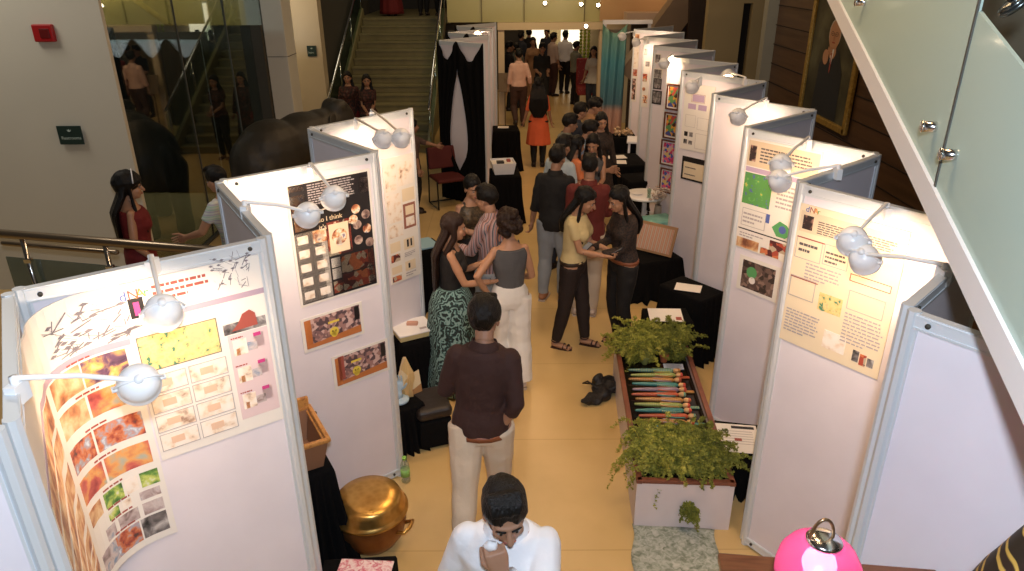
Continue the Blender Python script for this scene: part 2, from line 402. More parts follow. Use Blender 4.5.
        if ht == 'curly':
            for q in range(26):
                v = Vector((random.uniform(-1, 1), random.uniform(-1, .25), random.uniform(-.7, 1))).normalized()
                g.ell(hd(Vector((v.x*.085, v.y*.10-.03, v.z*.095+.02))*big), random.uniform(.028, .042))
        g = remesh(g, .007 if vox < .012 else .009, 1, .4)
        o = g.obj('hair', hm); o.parent = root
    if face:
        for s in (1, -1):
            e = MB(); e.ell(hd((s*.03, .0825, .002)), (.0135, .008, .0065), HMm, nu=12, nv=8, mi=0); e.ell(hd((s*.03, .089, .002)), (.006, .004, .0055), HMm, mi=1, nu=10, nv=6)
            e.obj('eye', [EYEW, EYED]).parent = root
            e = MB(); e.tube([hd((s*.013, .096, .021)), hd((s*.03, .095, .026)), hd((s*.047, .084, .02))], [.0035, .0045, .0025], 6, rnd=True); e.obj('eyebrow', HAIR).parent = root
        e = MB(); e.tube([hd((-.022, .089, -.057)), hd((0, .0975, -.054)), hd((.022, .089, -.057))], [.003, .006, .003], 8, rnd=True)
        e.tube([hd((-.02, .089, -.061)), hd((0, .096, -.064)), hd((.02, .089, -.061))], [.003, .0065, .003], 8, rnd=True); e.obj('lips', LIP).parent = root
    root['_k'] = k
    def world(v): return root.location+Euler((0, 0, -R(th))).to_matrix() @ (Vector(v)*k)
    del root['_k']
    return root, world, dict(wr=wr, el=el, hc=hc, hd=hd, up=up)
# ------------------------------------------------------------------ setting
def floor_mat():
    m = bpy.data.materials.new('polished beige floor'); m.use_nodes = True; nt = m.node_tree; b = nt.nodes['Principled BSDF']
    tc = nt.nodes.new('ShaderNodeTexCoord')
    n = nt.nodes.new('ShaderNodeTexNoise'); n.inputs['Scale'].default_value = 1.3; n.inputs['Detail'].default_value = 8
    cr = nt.nodes.new('ShaderNodeValToRGB'); cr.color_ramp.elements[0].position = .35; cr.color_ramp.elements[0].color = (.60, .41, .165, 1)
    cr.color_ramp.elements[1].position = .7; cr.color_ramp.elements[1].color = (.70, .49, .215, 1)
    bk = nt.nodes.new('ShaderNodeTexBrick'); bk.offset = 0; bk.inputs['Scale'].default_value = 1
    bk.inputs['Brick Width'].default_value = 1.2; bk.inputs['Row Height'].default_value = 1.2; bk.inputs['Mortar Size'].default_value = .006
    bk.inputs['Color1'].default_value = bk.inputs['Color2'].default_value = (1, 1, 1, 1); bk.inputs['Mortar'].default_value = (.86, .82, .76, 1)
    mx = nt.nodes.new('ShaderNodeMix'); mx.data_type = 'RGBA'; mx.blend_type = 'MULTIPLY'; mx.inputs[0].default_value = 1
    L = nt.links.new
    L(tc.outputs['Object'], n.inputs['Vector']); L(tc.outputs['Object'], bk.inputs['Vector']); L(n.outputs['Fac'], cr.inputs[0])
    L(cr.outputs[0], mx.inputs[6]); L(bk.outputs[0], mx.inputs[7]); L(mx.outputs[2], b.inputs['Base Color'])
    b.inputs['Roughness'].default_value = .33; b.inputs['Specular IOR Level'].default_value = .45
    return m
ALU = mat('brushed pale aluminium', (.70, .74, .77), .38, .25)
BOARD = ramped('white laminate board', [(.75, .70, .745), (.81, .76, .805)], 3, rough=.45)
CHROME = mat('polished steel', (.72, .72, .72), .18, 1)
DARK = mat('dark interior paint', (.05, .045, .035), .7)
CREAM = ramped('cream wall paint', [(.52, .44, .30), (.58, .49, .34)], 1.2, rough=.6)
GREY = ramped('warm grey wall paint', [(.56, .53, .44), (.60, .565, .47)], .8, rough=.55)
BLACKC = mat('black drape cloth', (.005, .005, .0055), .95, bump=.25, bscale=25, spec=.1)
WHITEP = mat('white paint', (.82, .82, .84), .45)
WOODM = ramped('red brown table wood', [(.11, .04, .018), (.18, .07, .03), (.13, .05, .02)], 5, rough=.3, stretch=(1, 9, 9))

g = MB(); g.add([(-14, -2, 0), (12, -2, 0), (12, 30, 0), (-14, 30, 0)], [(0, 1, 2, 3)]); struct('floor', g, floor_mat())
# left grey wall block
WX, WY = P(131, 160, 1.5).x, 7.8
s0 = 7.8
wr_ = ray(131, 150); tt = s0/wr_.y; WX = wr_.x*tt
g = MB(); g.box(((-11+WX)/2, s0+.03, 1.9), (WX+11, .06, 3.8)); struct('wall_left', g, GREY)
# glass wall running back from it, reflecting the hall
def glassmat(name, tint, refl, see, rough=.02, body=(.02, .03, .03)):
    m = bpy.data.materials.new(name); m.use_nodes = True; nt = m.node_tree; nt.nodes.clear(); L = nt.links.new
    o = nt.nodes.new('ShaderNodeOutputMaterial'); tr = nt.nodes.new('ShaderNodeBsdfTransparent'); tr.inputs[0].default_value = (*tint, 1)
    gl = nt.nodes.new('ShaderNodeBsdfGlossy'); gl.inputs['Roughness'].default_value = rough; gl.inputs[0].default_value = (.9, .95, .93, 1)
    df = nt.nodes.new('ShaderNodeBsdfDiffuse'); df.inputs[0].default_value = (*body, 1)
    a = nt.nodes.new('ShaderNodeMixShader'); a.inputs[0].default_value = see; L(df.outputs[0], a.inputs[1]); L(tr.outputs[0], a.inputs[2])
    b = nt.nodes.new('ShaderNodeMixShader'); b.inputs[0].default_value = refl; L(a.outputs[0], b.inputs[1]); L(gl.outputs[0], b.inputs[2])
    L(b.outputs[0], o.inputs[0]); return m
DGLASS = glassmat('dark reflecting glass', (.55, .6, .55), .27, .9)
FROST = glassmat('pale green laminated glass', (.66, .8, .75), .05, .15, .08, (.52, .66, .60))
CLEAR = glassmat('clear glass', (.8, .9, .87), .08, .9)
g = MB()
for i in range(3):
    a = 7.88+i*1.67; g.box((WX-.03, a+.83, 1.7), (.012, 1.65, 3.38))
struct('window_1', g, DGLASS)
g = MB()
for i in range(4): g.box((WX-.03, 7.87+i*1.67, 1.7), (.03, .012, 3.4))
g.box((WX-.03, 10.6, .02), (.06, 4.6, .04)); struct('trim_1', g, mat('dark glazing joint', (.08, .08, .07), .5))
# column at the far end of the glass
g = MB(); g.rbox((WX+.02, 13.15, 1.8), (.62, .55, 3.6), .01); struct('trim_2', g, ramped('pale grey column cladding', [(.72, .72, .66), (.78, .78, .71)], 1))
g = MB(); g.box((WX+.02, 13.15, 2.05), (.63, .56, .008)); struct('trim_3', g, DARK)
# cream wall with a sign, at the foot of the stairs
g = MB(); g.box((-4.0, 14.9, 1.8), (.64, .3, 3.6)); struct('wall_back', g, CREAM)
g = MB(); g.box((-3.76, 17.7, 2.0), (.1, 5.2, 4.0)); struct('wall_stair', g, DARK); g = MB(); g.box((-2.6, 22.4, 2.4), (6, .1, 4.8)); struct('wall_stair_top', g, DARK)
# staircase
SX0, SX1, SY0, NS, RISE, TREAD = -3.55, -1.68, 14.45, 15, .153, .29
STONE = ramped('olive stone tread', [(.19, .165, .075), (.25, .215, .10)], 4, rough=.5)
st = MB()
for i in range(NS):
    st.box(((SX0+SX1)/2, SY0+(i+NS)*TREAD/2, RISE*(i+.5)), (SX1-SX0, (NS-i)*TREAD, RISE-.004))
    st.box(((SX0+SX1)/2, SY0+i*TREAD-.012, RISE*(i+1)-.02), (SX1-SX0, .03, .032))
ro = empty('staircase', (0, 0, 0)); tag(ro, 'flight of olive stone steps climbing away at the left back', 'staircase')
st.obj('steps', STONE, ro)
for nm, x in (('stringer', SX0-.06), ('stringer', SX1+.06)):
    sb = MB(); a = Vector((x, SY0-.1, .1)); b = Vector((x, SY0+NS*TREAD, NS*RISE+.08)); d = b-a
    sb.box((a+b)/2, (.09, d.length, .3), (math.atan2(d.z, d.y), 0, 0)); sb.obj(nm, STONE, ro)
g = MB(); g.box((-2.6, 20.6, NS*RISE-.08), (2.2, 3.4, .16)); struct('floor_landing', g, STONE)
def stair_rail(x, label, z_off=.9, y0=SY0-.2):
    r = empty('stair_railing', (x, y0, 0)); tag(r, label, 'railing')
    a = Vector((0, 0, z_off)); b = Vector((0, NS*TREAD+.2, z_off+NS*RISE)); 
    h = MB(); h.tube([a, b], .028, 10, rnd=True); h.obj('handrail', CHROME, r)
    gm = MB(); gm.add([a+Vector((0, 0, -.8)), b+Vector((0, 0, -.8)), b+Vector((0, 0, -.08)), a+Vector((0, 0, -.08)), a+Vector((.012, 0, -.8)), b+Vector((.012, 0, -.8)), b+Vector((.012, 0, -.08)), a+Vector((.012, 0, -.08))],
                   [(0, 1, 2, 3), (4, 7, 6, 5), (0, 3, 7, 4), (1, 5, 6, 2), (0, 4, 5, 1), (3, 2, 6, 7)]); gm.obj('glass_panel', CLEAR, r)
    for q in (.03, .35, .67, .97):
        p = a+(b-a)*q; pm = MB(); pm.tube([p+Vector((0, 0, -.88)), p], .02, 8); pm.obj('post', CHROME, r)
    return r
stair_rail(SX0-.06, 'steel and glass railing up the left side of the stone stairs')
stair_rail(SX1+.08, 'steel and glass railing up the right side of the stone stairs')
# far wall with the doorway and the glazed band over it
DY = 17.3
DL, DR = P(505, 125).x, ray(598, 60).x*DY/ray(598, 60).y
LZ = (CAMP+ray(550, 29)*(DY/ray(550, 29).y)).z
g = MB(); g.box((DL-.07, DY, LZ/2), (.14, .2, LZ)); g.box((DR+.10, DY, LZ/2), (.2, .22, LZ)); g.box(((DL+DR)/2+.3, DY-.02, LZ+.07), (DR-DL+.9, .26, .15))
struct('door_1', g, ramped('cream door frame', [(.62, .47, .30), (.68, .52, .34)], 2))
g = MB(); g.box((DR+3.2, DY+.1, 1.2), (6, .15, 2.4)); struct('wall_far', g, CREAM)
g = MB(); g.box(((DL-.72), DY+.05, 1.0), (1.1, .1, 2.2)); struct('wall_far_left', g, DARK)
OLIVE = ramped('olive gold glossy fascia', [(.42, .37, .17), (.48, .43, .21)], .6, rough=.2)  # yellow light mirrored by the glazed band is put into this colour
g = MB(); g.box(((DL+DR)/2-.55, DY+.05, LZ+.85), (DR-DL+1.45, .06, 1.4)); struct('window_2', g, OLIVE)
g = MB()
for x in (DL-.5, DL+.45, DR-.35): g.box((x, DY, LZ+.85), (.02, .06, 1.4))
struct('trim_4', g, mat('fascia joint', (.16, .13, .05), .5))
# lobby beyond the doorway
g = MB(); g.box((.9, 26, 2), (9, .1, 4)); struct('wall_lobby', g, ramped('lobby wall', [(.45, .36, .2), (.5, .4, .24)], 2))
# right side: panelled wood wall, cream wall with door, slanting stair soffit
PLANK = ramped('dark brown plank wall', [(.055, .032, .018), (.10, .058, .034), (.07, .04, .024)], 2.2, rough=.45, stretch=(1, .25, 5))
WRX = 4.35
WRY = WRX/ (ray(772, 60).x/ray(772, 60).y)
g = MB(); g.box((WRX+.1, (WRY+1)/2, 2), (.2, WRY-1, 4))
for i in range(13): g.box((WRX-.005, (WRY+1)/2, .15+.3*i), (.02, WRY-1, .012), mi=1)
struct('wall_right', g, [PLANK, mat('plank groove', (.015, .01, .008), .8)])
g = MB(); g.box((WRX-.06, WRY+.12, 2), (.22, .2, 4)); struct('trim_5', g, ramped('grey green pilaster', [(.30, .30, .25), (.34, .34, .28)], 2))
BY = 14.2
bx0 = ray(703, 50).x*BY/ray(703, 50).y; bx1 = ray(737, 50).x*BY/ray(737, 50).y; bx2 = ray(746, 50).x*BY/ray(746, 50).y
g = MB(); g.box(((bx0+bx1)/2, BY, 2), (bx1-bx0, .2, 4)); g.box(((bx2+7)/2, BY, 2), (7-bx2, .2, 4)); g.box(((bx1+bx2)/2, BY, 3.4), (bx2-bx1, .2, 1.2)); struct('wall_right_back', g, ramped('olive cream wall', [(.36, .29, .15), (.42, .34, .18)], 1))
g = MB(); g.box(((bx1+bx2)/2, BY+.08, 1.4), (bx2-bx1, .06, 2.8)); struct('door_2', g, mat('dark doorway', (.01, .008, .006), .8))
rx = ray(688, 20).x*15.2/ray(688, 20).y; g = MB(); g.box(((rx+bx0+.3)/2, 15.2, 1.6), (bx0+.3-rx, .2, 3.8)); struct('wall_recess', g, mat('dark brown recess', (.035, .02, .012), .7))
SOF = ramped('tan plaster soffit', [(.36, .20, .09), (.44, .26, .12)], 1.2)
a = PT(690, -6, 14.5); b = PT(640, 62, 14.5); d = b-a
g = MB(); g.box((a+b)/2, (.5, .5, d.length+.8), Matrix((d.cross(Vector((0, 1, 0))).normalized(), Vector((0, 1, 0)), d.normalized())).transposed()); struct('trim_6', g, ramped('grey brown stair underside', [(.22, .16, .11), (.26, .19, .13)], 2))
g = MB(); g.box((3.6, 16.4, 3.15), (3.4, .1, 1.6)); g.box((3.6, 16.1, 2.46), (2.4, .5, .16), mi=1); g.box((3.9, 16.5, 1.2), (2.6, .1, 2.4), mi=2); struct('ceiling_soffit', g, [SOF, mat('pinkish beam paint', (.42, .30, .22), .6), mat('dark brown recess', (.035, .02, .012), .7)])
# ceiling slab strip upper left and the yellow-lit room seen through the glass
g = MB(); g.box((-8.5, 12.3, 1.3), (9, .1, 2.6)); struct('wall_side_room', g, DARK)
p0 = ray(135, 20); 
g = MB(); g.box((-8.3, 15.0, 3.0), (8, .1, 2.2)); struct('wall_side_room_back', g, OLIVE)
a = PT(118, 2, 12.6); b = PT(172, 42, 12.6); d = b-a
g = MB(); g.box((a+b)/2, (.45, .3, d.length+1.4), Matrix((d.cross(Vector((0, 1, 0))).normalized(), Vector((0, 1, 0)), d.normalized())).transposed()); struct('trim_7', g, ramped('olive slanting beam', [(.28, .22, .07), (.32, .26, .09)], 1))

# ------------------------------------------------------------------ display panels
PANELS = {}
HT = 2.44
ORD = ['nearest', 'second', 'third', 'fourth', 'fifth', 'sixth', 'seventh', 'eighth', 'ninth', 'tenth']
def panel(key, A, B, label, group, screws=True):
    A = Vector(A); B = Vector(B); d = B-A; L = d.length; an = math.atan2(d.y, d.x)
    r = empty('exhibition_screen', ((A.x+B.x)/2, (A.y+B.y)/2, 0), an); tag(r, label, 'display panel', group, 'thing')
    h = L/2-.021
    m = MB(); m.box((0, 0, HT/2), (2*h-.04, .018, HT-.08)); m.obj('board', BOARD, r)
    for s in (-1, 1):
        m = MB(); w = .042
        m.loft([[Vector((s*(h-.012)+math.cos(R(22.5+45*i))*w*.52, math.sin(R(22.5+45*i))*w*.52, z)) for i in range(8)] for z in (0, HT+.004)], smooth=False)
        m.box((s*(h-.012)-s*.024, 0, HT/2), (.008, .03, HT-.02)); m.obj('post', ALU, r)
    for z in (.045, HT-.028):
        m = MB(); m.box((0, 0, z), (2*h-.05, .034, .056)); m.box((0, 0, z+.02), (2*h-.05, .04, .006)); m.box((0, 0, z-.02), (2*h-.05, .04, .006)); o = m.obj('rail', ALU, r)
        if screws:
            for s in (-1, 1):
                k = MB(); k.tube([(s*(h-.07), -.017, z), (s*(h-.07), -.024, z)], .009, 10); k.obj('screw', DARK, o)
    PANELS[key] = (r, A, B, L)
    return r
LC = {'l0': (-2.03, .90), 'L0r': (-1.26, 1.52), 'L1l': (-1.79, 2.34), 'L1r': (-1.03, 2.89), 'L2l': (-1.57, 3.76), 'L2r': (-.82, 4.39), 'L3l': (-1.43, 5.11), 'L3r': (-.78, 5.86)}
panel('L0', LC['l0'], LC['L0r'], 'white display panel cut off by the photo bottom left corner', 'left row front panels')
panel('L1', LC['L1l'], LC['L1r'], 'large white display panel at left with the temple photo sheets', 'left row front panels')
panel('L2', LC['L2l'], LC['L2r'], 'white display panel carrying the black flower poster', 'left row front panels')
panel('L3', LC['L3l'], LC['L3r'], 'white display panel behind the white table, third on the left', 'left row front panels')
panel('LR1', LC['L1l'], LC['L0r'], 'panel joining bottom left corner panel to temple sheets panel', 'left row return panels')
panel('LR2', LC['L2l'], LC['L1r'], 'grey return panel between temple sheets panel and black poster panel', 'left row return panels')
panel('LR3', LC['L3l'], LC['L2r'], 'grey return panel just behind the black poster panel', 'left row return panels')
RC = {'R0l': (1.31, 2.17), 'R0r': (1.90, 1.38), 'R1l': (1.50, 3.68), 'R1r': (2.07, 2.92), 'R2l': (1.63, 5.06), 'R2r': (2.21, 4.27), 'R3l': (1.76, 6.45), 'R3r': (2.37, 5.68),
      'R4l': (1.81, 7.95), 'R4r': (2.46, 7.16), 'R5l': (1.92, 9.2), 'R5r': (2.58, 8.5), 'R6l': (1.98, 10.5), 'R6r': (2.66, 9.82), 'R7l': (2.06, 11.8), 'R7r': (2.76, 11.2), 'R8l': (2.12, 13.15), 'R8r': (2.85, 12.5), 'R9r': (2.95, 13.85)}
rdesc = ['blank white display panel at the lower right corner', 'white display panel with the big cream poster and two lamps', 'white display panel with the green map poster', 'blank white display panel lit by one lamp at its top',
         'white display panel with the pinned black bordered plan', 'white display panel with four framed bright pictures', 'white display panel with dark photographs in a column', 'white display panel with round red motif sheets', 'farthest white display panel of the right row']
RRL = ['dark return panel between lower right corner and cream poster panel', 'grey return panel between cream poster and green map poster panels', 'grey return panel behind the green map poster panel', 'grey return panel behind the one lamp blank panel', 'grey return panel behind the black bordered plan', 'grey return panel behind the four framed paintings', 'grey return panel behind the dark photograph column', 'grey return panel behind the round red motif sheet', 'grey return panel ending the right row far away']
for i in range(9):
    panel('R%d' % i, RC['R%dl' % i], RC['R%dr' % i], rdesc[i], 'right row front panels', i < 5)
    panel('RR%d' % i, RC['R%dl' % i], RC['R%dr' % (i+1)], RRL[i], 'right row return panels', i < 5)
# far left booth: sawtooth seen from behind, draped in black
FC = {'a0': (-1.08, 11.4), 'b0': (-.36, 10.85), 'b1': (-.33, 12.15), 'a1': (-1.05, 12.75), 'b2': (-.30, 13.5), 'a2': (-1.0, 14.1), 'b3': (-.27, 14.85)}
panel('F0', FC['a0'], FC['b0'], 'display panel behind black drapes beside the red chair', 'far left panels', False)
panel('F1', FC['a0'], FC['b1'], 'bright lit panel top just behind the nearer black drapes', 'far left panels', False)
panel('F2', FC['a1'], FC['b1'], 'display panel second back in the far left draped booth', 'far left panels', False)
panel('F3', FC['a1'], FC['b2'], 'lit panel third back in the far left booth', 'far left panels', False)
panel('F4', FC['a2'], FC['b2'], 'hindmost draped display panel of the far left booth', 'far left panels', False)
panel('F5', FC['a2'], FC['b3'], 'last lit panel of the far left booth by the doorway', 'far left panels', False)
def drape(A, B, off, label, gap=None, swag=.32, group='black booth drapes', H0=HT, name='black_drape', m=None, sgn=-1):
    """gathered cloth pinned at three points along a panel top; sags between them"""
    A = Vector(A); B = Vector(B); d = B-A; L = d.length; d /= L; n = Vector((d.y, -d.x))*sgn*-1
    nu, nv = 60, 20; g = MB(); vs = []
    for i in range(nu+1):
        u = i/nu; w = abs(math.sin(math.pi*u*2)) if gap is None else abs(math.sin(math.pi*u*2))
        top = H0+.01-swag*(w**1.6)*.85
        for j in range(nv+1):
            v = j/nv; z = top*(1-v)+.02*v
            x = u*L
            if gap:
                c, gw, gz0, gz1 = gap; q = min(1, max(0, (gz1-z)/(gz1-gz0))); hw = gw*(q**.7)*max(0, 1-q**6); x0 = c*L
                k = nu//2; x = (x0-hw)*(i/k) if i <= k else x0+hw+(L-x0-hw)*((i-k-1)/(nu-k-1))
            o = off+.012*math.sin(u*46+v*2)+.02*v
            vs.append(Vector((A.x+d.x*x+n.x*o, A.y+d.y*x+n.y*o, z)))
    fs = []
    for i in range(nu):
        if gap and i == nu//2: continue
        for j in range(nv):
            a = i*(nv+1)+j; fs.append((a, a+1, a+nv+2, a+nv+1))
    g.add(vs, fs, 0, True); o = g.obj(name, m or BLACKC); tag(o, label, 'drape', group)
    so = o.modifiers.new('s', 'SOLIDIFY'); so.thickness = .006
    return o
drape(FC['a0'], FC['b0'], .045, 'black cloth draped in two swags over the panel beside the red chair', gap=(.42, .27, .55, 1.98))
drape(FC['a1'], FC['b1'], .045, 'black cloth swagged over the second panel of the far left booth')
drape(FC['a2'], FC['b2'], .045, 'black cloth swagged over the hindmost far left panel')
# panels of the side room seen through the glass
xs = [-9.2, -8.0, -6.9, -5.85, -4.75]
for i in range(4):
    A, B = (xs[i], 11.7+.1*(i % 2)), (xs[i+1], 11.7+.1*((i+1) % 2))
    panel('G%d' % i, A, B, 'grey panel behind the glass wall at left, %s' % ['leftmost under its drape', 'beside the slanting beam', 'under the yellow band', 'nearest the grey column'][i], 'panels behind the glass wall', False)
    drape(A, B, .05, 'black drape behind the glass wall, %s' % ['half hidden by the grey wall', 'beneath the slanting beam', 'beneath the yellow band', 'nearest the grey column'][i], group='drapes behind the glass wall')
# ------------------------------------------------------------------ posters
PAPER = mat('poster paper', (.80, .76, .70), .6); PAPERP = mat('pale pink paper', (.70, .55, .56), .6); INK = mat('printing ink', (.12, .10, .10), .6); PBLACK = mat('poster black', (.012, .01, .012), .45)
LAV = mat('lavender print', (.48, .36, .52), .6); PCREAM = mat('cream paper', (.78, .66, .47), .6); REDI = mat('dark red ink', (.35, .08, .06), .6); GREYI = mat('grey ink', (.42, .38, .38), .6)
BLUEI = mat('blue ink', (.08, .12, .38), .6); ORI = mat('orange ink', (.75, .28, .05), .6); MAG = mat('magenta ink', (.55, .05, .22), .6); GRNI = mat('green ink', (.1, .35, .12), .6); YELI = mat('yellow ink', (.8, .62, .08), .6)
PH = {
 'temple': ramped('temple photo print', [(.10, .05, .05), (.40, .08, .05), (.60, .22, .10), (.35, .35, .42), (.62, .70, .78)], 26, distort=.6),
 'warmr': ramped('warm room photo print', [(.20, .07, .04), (.50, .22, .10), (.70, .48, .26), (.82, .68, .50)], 13, distort=1),
 'night': ramped('night photo print', [(.03, .02, .04), (.16, .08, .14), (.75, .45, .12), (.9, .7, .4)], 16, distort=1.5),
 'redroom': ramped('red room photo print', [(.28, .05, .05), (.55, .12, .10), (.72, .36, .12), (.4, .42, .35)], 12, distort=1),
 'garden': ramped('garden photo print', [(.03, .07, .02), (.12, .28, .06), (.55, .62, .15), (.7, .7, .65)], 22, distort=1),
 'build': ramped('building photo print', [(.15, .10, .09), (.42, .33, .32), (.6, .52, .5), (.2, .28, .4)], 20, distort=2),
 'yelmap': ramped('yellow plan print', [(.06, .22, .14), (.06, .22, .14), (.70, .54, .20), (.76, .62, .28), (.72, .46, .22)], 34, stops=[.0, .36, .40, .55, .72]),
 'sketch': ramped('line sketch print', [(.35, .22, .16), (.78, .64, .5), (.84, .77, .68), (.86, .8, .74)], 18, stops=[.3, .4, .5, .7]),
 'wall': ramped('stone wall photo print', [(.10, .06, .07), (.36, .20, .18), (.60, .42, .38), (.22, .12, .12)], 46, 'cell', const=True),
 'orangef': ramped('orange floor print', [(.42, .12, .03), (.6, .22, .06)], 10),
 'flower': ramped('flower photo print', [(.06, .03, .03), (.35, .10, .04), (.75, .42, .22), (.85, .78, .65), (.25, .2, .3)], 26, distort=1),
 'bowl': ramped('clay bowls photo print', [(.03, .02, .03), (.2, .12, .1), (.42, .3, .25), (.62, .5, .4)], 24, distort=1.5),
 'redmix': ramped('red craft photo print', [(.1, .02, .02), (.4, .07, .04), (.6, .18, .07), (.5, .42, .3)], 26, 'cell', const=True),
 'greenmap': ramped('green map print', [(.1, .15, .35), (.10, .30, .08), (.14, .38, .10), (.6, .5, .1)], 22, stops=[.3, .38, .6, .68], const=True),
 'portrait': ramped('small portrait print', [(.02, .015, .015), (.04, .02, .02), (.45, .25, .18), (.7, .6, .58)], 20),
 'folk': ramped('folk painting print', [(.06, .03, .02), (.5, .08, .05), (.7, .35, .05), (.12, .3, .1), (.06, .08, .3)], 24, 'cell', const=True),
 'folk2': ramped('pink blue painting print', [(.5, .04, .12), (.6, .4, .45), (.06, .1, .4), (.65, .5, .2), (.7, .1, .25)], 30, 'cell', const=True),
 'green2': ramped('plant on brown photo print', [(.04, .025, .02), (.16, .10, .08), (.28, .18, .14), (.1, .06, .05)], 34, 'cell', const=True),
 'bw': ramped('grey photograph print', [(.02, .02, .02), (.2, .18, .18), (.55, .52, .5)], 18, distort=2),
}
def poster(key, quad, items, label, cat='poster', base=None, frame=None, group=None, name='poster', thick=.004, mapf=None, size=None, off=.012):
    base = base or PAPER
    mats = [base]; 
    def mi(m):
        if m not in mats: mats.append(m)
        return mats.index(m)
    g = MB()
    if mapf is None:
        r, A, B, L = PANELS[key]
        uv = [onplane(A, B, *q) for q in quad]
        if len(uv) == 4: u0 = (uv[0][0]+uv[3][0])/2; u1 = (uv[1][0]+uv[2][0])/2; z1 = (uv[0][1]+uv[1][1])/2; z0 = (uv[2][1]+uv[3][1])/2
        else: u0, z1 = uv[0]; u1, z0 = uv[1]
        u0 = max(u0, .02); u1 = min(u1, L-.02)
        W, Hh = u1-u0, z1-z0
        def pt(fx, fy, h): return Vector((u0+fx*W-L/2, -(off+h), z1-fy*Hh))
        loc, rz = r.location, r.rotation_euler[2]
        nx = 1
    else:
        pt = mapf; W, Hh = size; loc, rz = (0, 0, 0), 0; nx = 14
    ctr = Vector((0, 0, 0)) if mapf else pt(.5, .5, 0)
    def patch(x0, y0, x1, y1, h, m, lo=-1):
        n = max(1, int(nx*(x1-x0)+1)) if mapf else 1
        if mapf and nx > 1: n = max(2, int(24*(x1-x0))+1)
        for k in range(n):
            a, b = x0+(x1-x0)*k/n, x0+(x1-x0)*(k+1)/n
            hl = h-.0012 if lo < 0 else lo
            p = [pt(a, y0, h)-ctr, pt(b, y0, h)-ctr, pt(b, y1, h)-ctr, pt(a, y1, h)-ctr, pt(a, y0, hl)-ctr, pt(b, y0, hl)-ctr, pt(b, y1, hl)-ctr, pt(a, y1, hl)-ctr]
            g.add(p, [(0, 3, 2, 1), (4, 5, 6, 7), (0, 1, 5, 4), (3, 7, 6, 2), (0, 4, 7, 3), (1, 2, 6, 5)], mi(m))
    patch(0, 0, 1, 1, thick, base, 0)
    for it in items:
        k = it[0]
        if k == 'p': patch(*it[1:5], thick+.0014+(.0012 if len(it) > 6 else 0), PH[it[5]] if isinstance(it[5], str) else it[5])
        elif k == 't':   # block of text lines
            x0, y0, x1, y1, n, m = it[1:7]
            for q in range(n):
                yy = y0+(y1-y0)*(q+.5)/n; hh = (y1-y0)/n*.22; e = x1-(x1-x0)*(random.uniform(0, .12) if q < n-1 else .4)
                x = x0
                while x < e-.004:
                    w = random.uniform(.02, .07)*min(1, (x1-x0)*3); patch(x, yy-hh, min(e, x+w), yy+hh, thick+.0026, m); x += w+.01*min(1, (x1-x0)*3)
        elif k == 'f':   # outline frame
            x0, y0, x1, y1, m = it[1:6]; e = .006; ey = e*W/Hh
            for q in ((x0, y0, x1, y0+ey), (x0, y1-ey, x1, y1), (x0, y0, x0+e, y1), (x1-e, y0, x1, y1)): patch(*q, thick+.003, m)
        elif k == 'd':   # disc
            x, y, rr, m = it[1:5]; n = 14; h = thick+.0052; ry = rr*W/Hh
            vs = [pt(x+rr*math.cos(2*math.pi*q/n), y+ry*math.sin(2*math.pi*q/n), h)-ctr for q in range(n)]; g.add(vs, [tuple(range(n))], mi(PH[m] if isinstance(m, str) else m))
        elif k == 's':   # free polygon
            vs = [pt(x, y, thick+.0045)-ctr for x, y in it[1]]; g.add(vs, [tuple(range(len(vs)))], mi(it[2]))
    o = g.obj(name, mats)
    if not mapf:
        o.location = Vector(loc)+Euler((0, 0, rz)).to_matrix() @ ctr; o.rotation_euler = (0, 0, rz)
    tag(o, label, cat, group)
    if frame:
        f = MB(); w = .018; hx, hz = W/2+w/2, Hh/2+w/2
        for s in (-1, 1): f.box((s*hx, -.008, 0), (w, .022, Hh+2*w)); f.box((0, -.008, s*hz), (W, .022, w))
        f.obj('frame', frame, o)
    return o, (W, Hh)
def letters(txt, size, m, parent, x, z, y=-.014, cols=None):
    """raised lettering on a flat thing, local x/z"""
    for i, ch in enumerate(txt if cols else [txt]):
        c = bpy.data.curves.new('t', 'FONT'); c.body = ch; c.size = size; c.extrude = .0006
        o = bpy.data.objects.new('lettering', c); COL.objects.link(o); dg = bpy.context.evaluated_depsgraph_get()
        me = bpy.data.meshes.new_from_object(o.evaluated_get(dg)); bpy.data.objects.remove(o)
        for v in me.vertices: v.co = Vector((v.co.x+x+(i*size*.52 if cols else 0), y-v.co.z, v.co.y+z))
        me.materials.clear(); me.materials.append(cols[i % len(cols)] if cols else m)
        o = bpy.data.objects.new('lettering', me); COL.objects.link(o); o.parent = parent
LOGO = [BLUEI, REDI, ORI, GRNI]
SK = mat('thin sketch ink', (.2, .18, .2), .6)
def tree(x0, y0, w, h, n=26, sd=1):
    rnd = random.Random(sd); out = []
    for i in range(n):
        a = rnd.uniform(.15, .85); b = rnd.uniform(.05, .9); an = rnd.uniform(-1.3, 1.3)+math.pi/2; ln = rnd.uniform(.08, .28)
        dx, dy = math.cos(an)*ln*w, -math.sin(an)*ln*h; X, Y = x0+a*w, y0+b*h; t = .0035
        out.append(('s', [(X, Y), (X+t, Y+t), (X+dx+t, Y+dy+t), (X+dx, Y+dy)], SK))
        if i % 3 == 0: out.append(('s', [(X+dx-.015, Y+dy), (X+dx, Y+dy-.006), (X+dx+.02, Y+dy), (X+dx, Y+dy+.006)], SK))
    return out
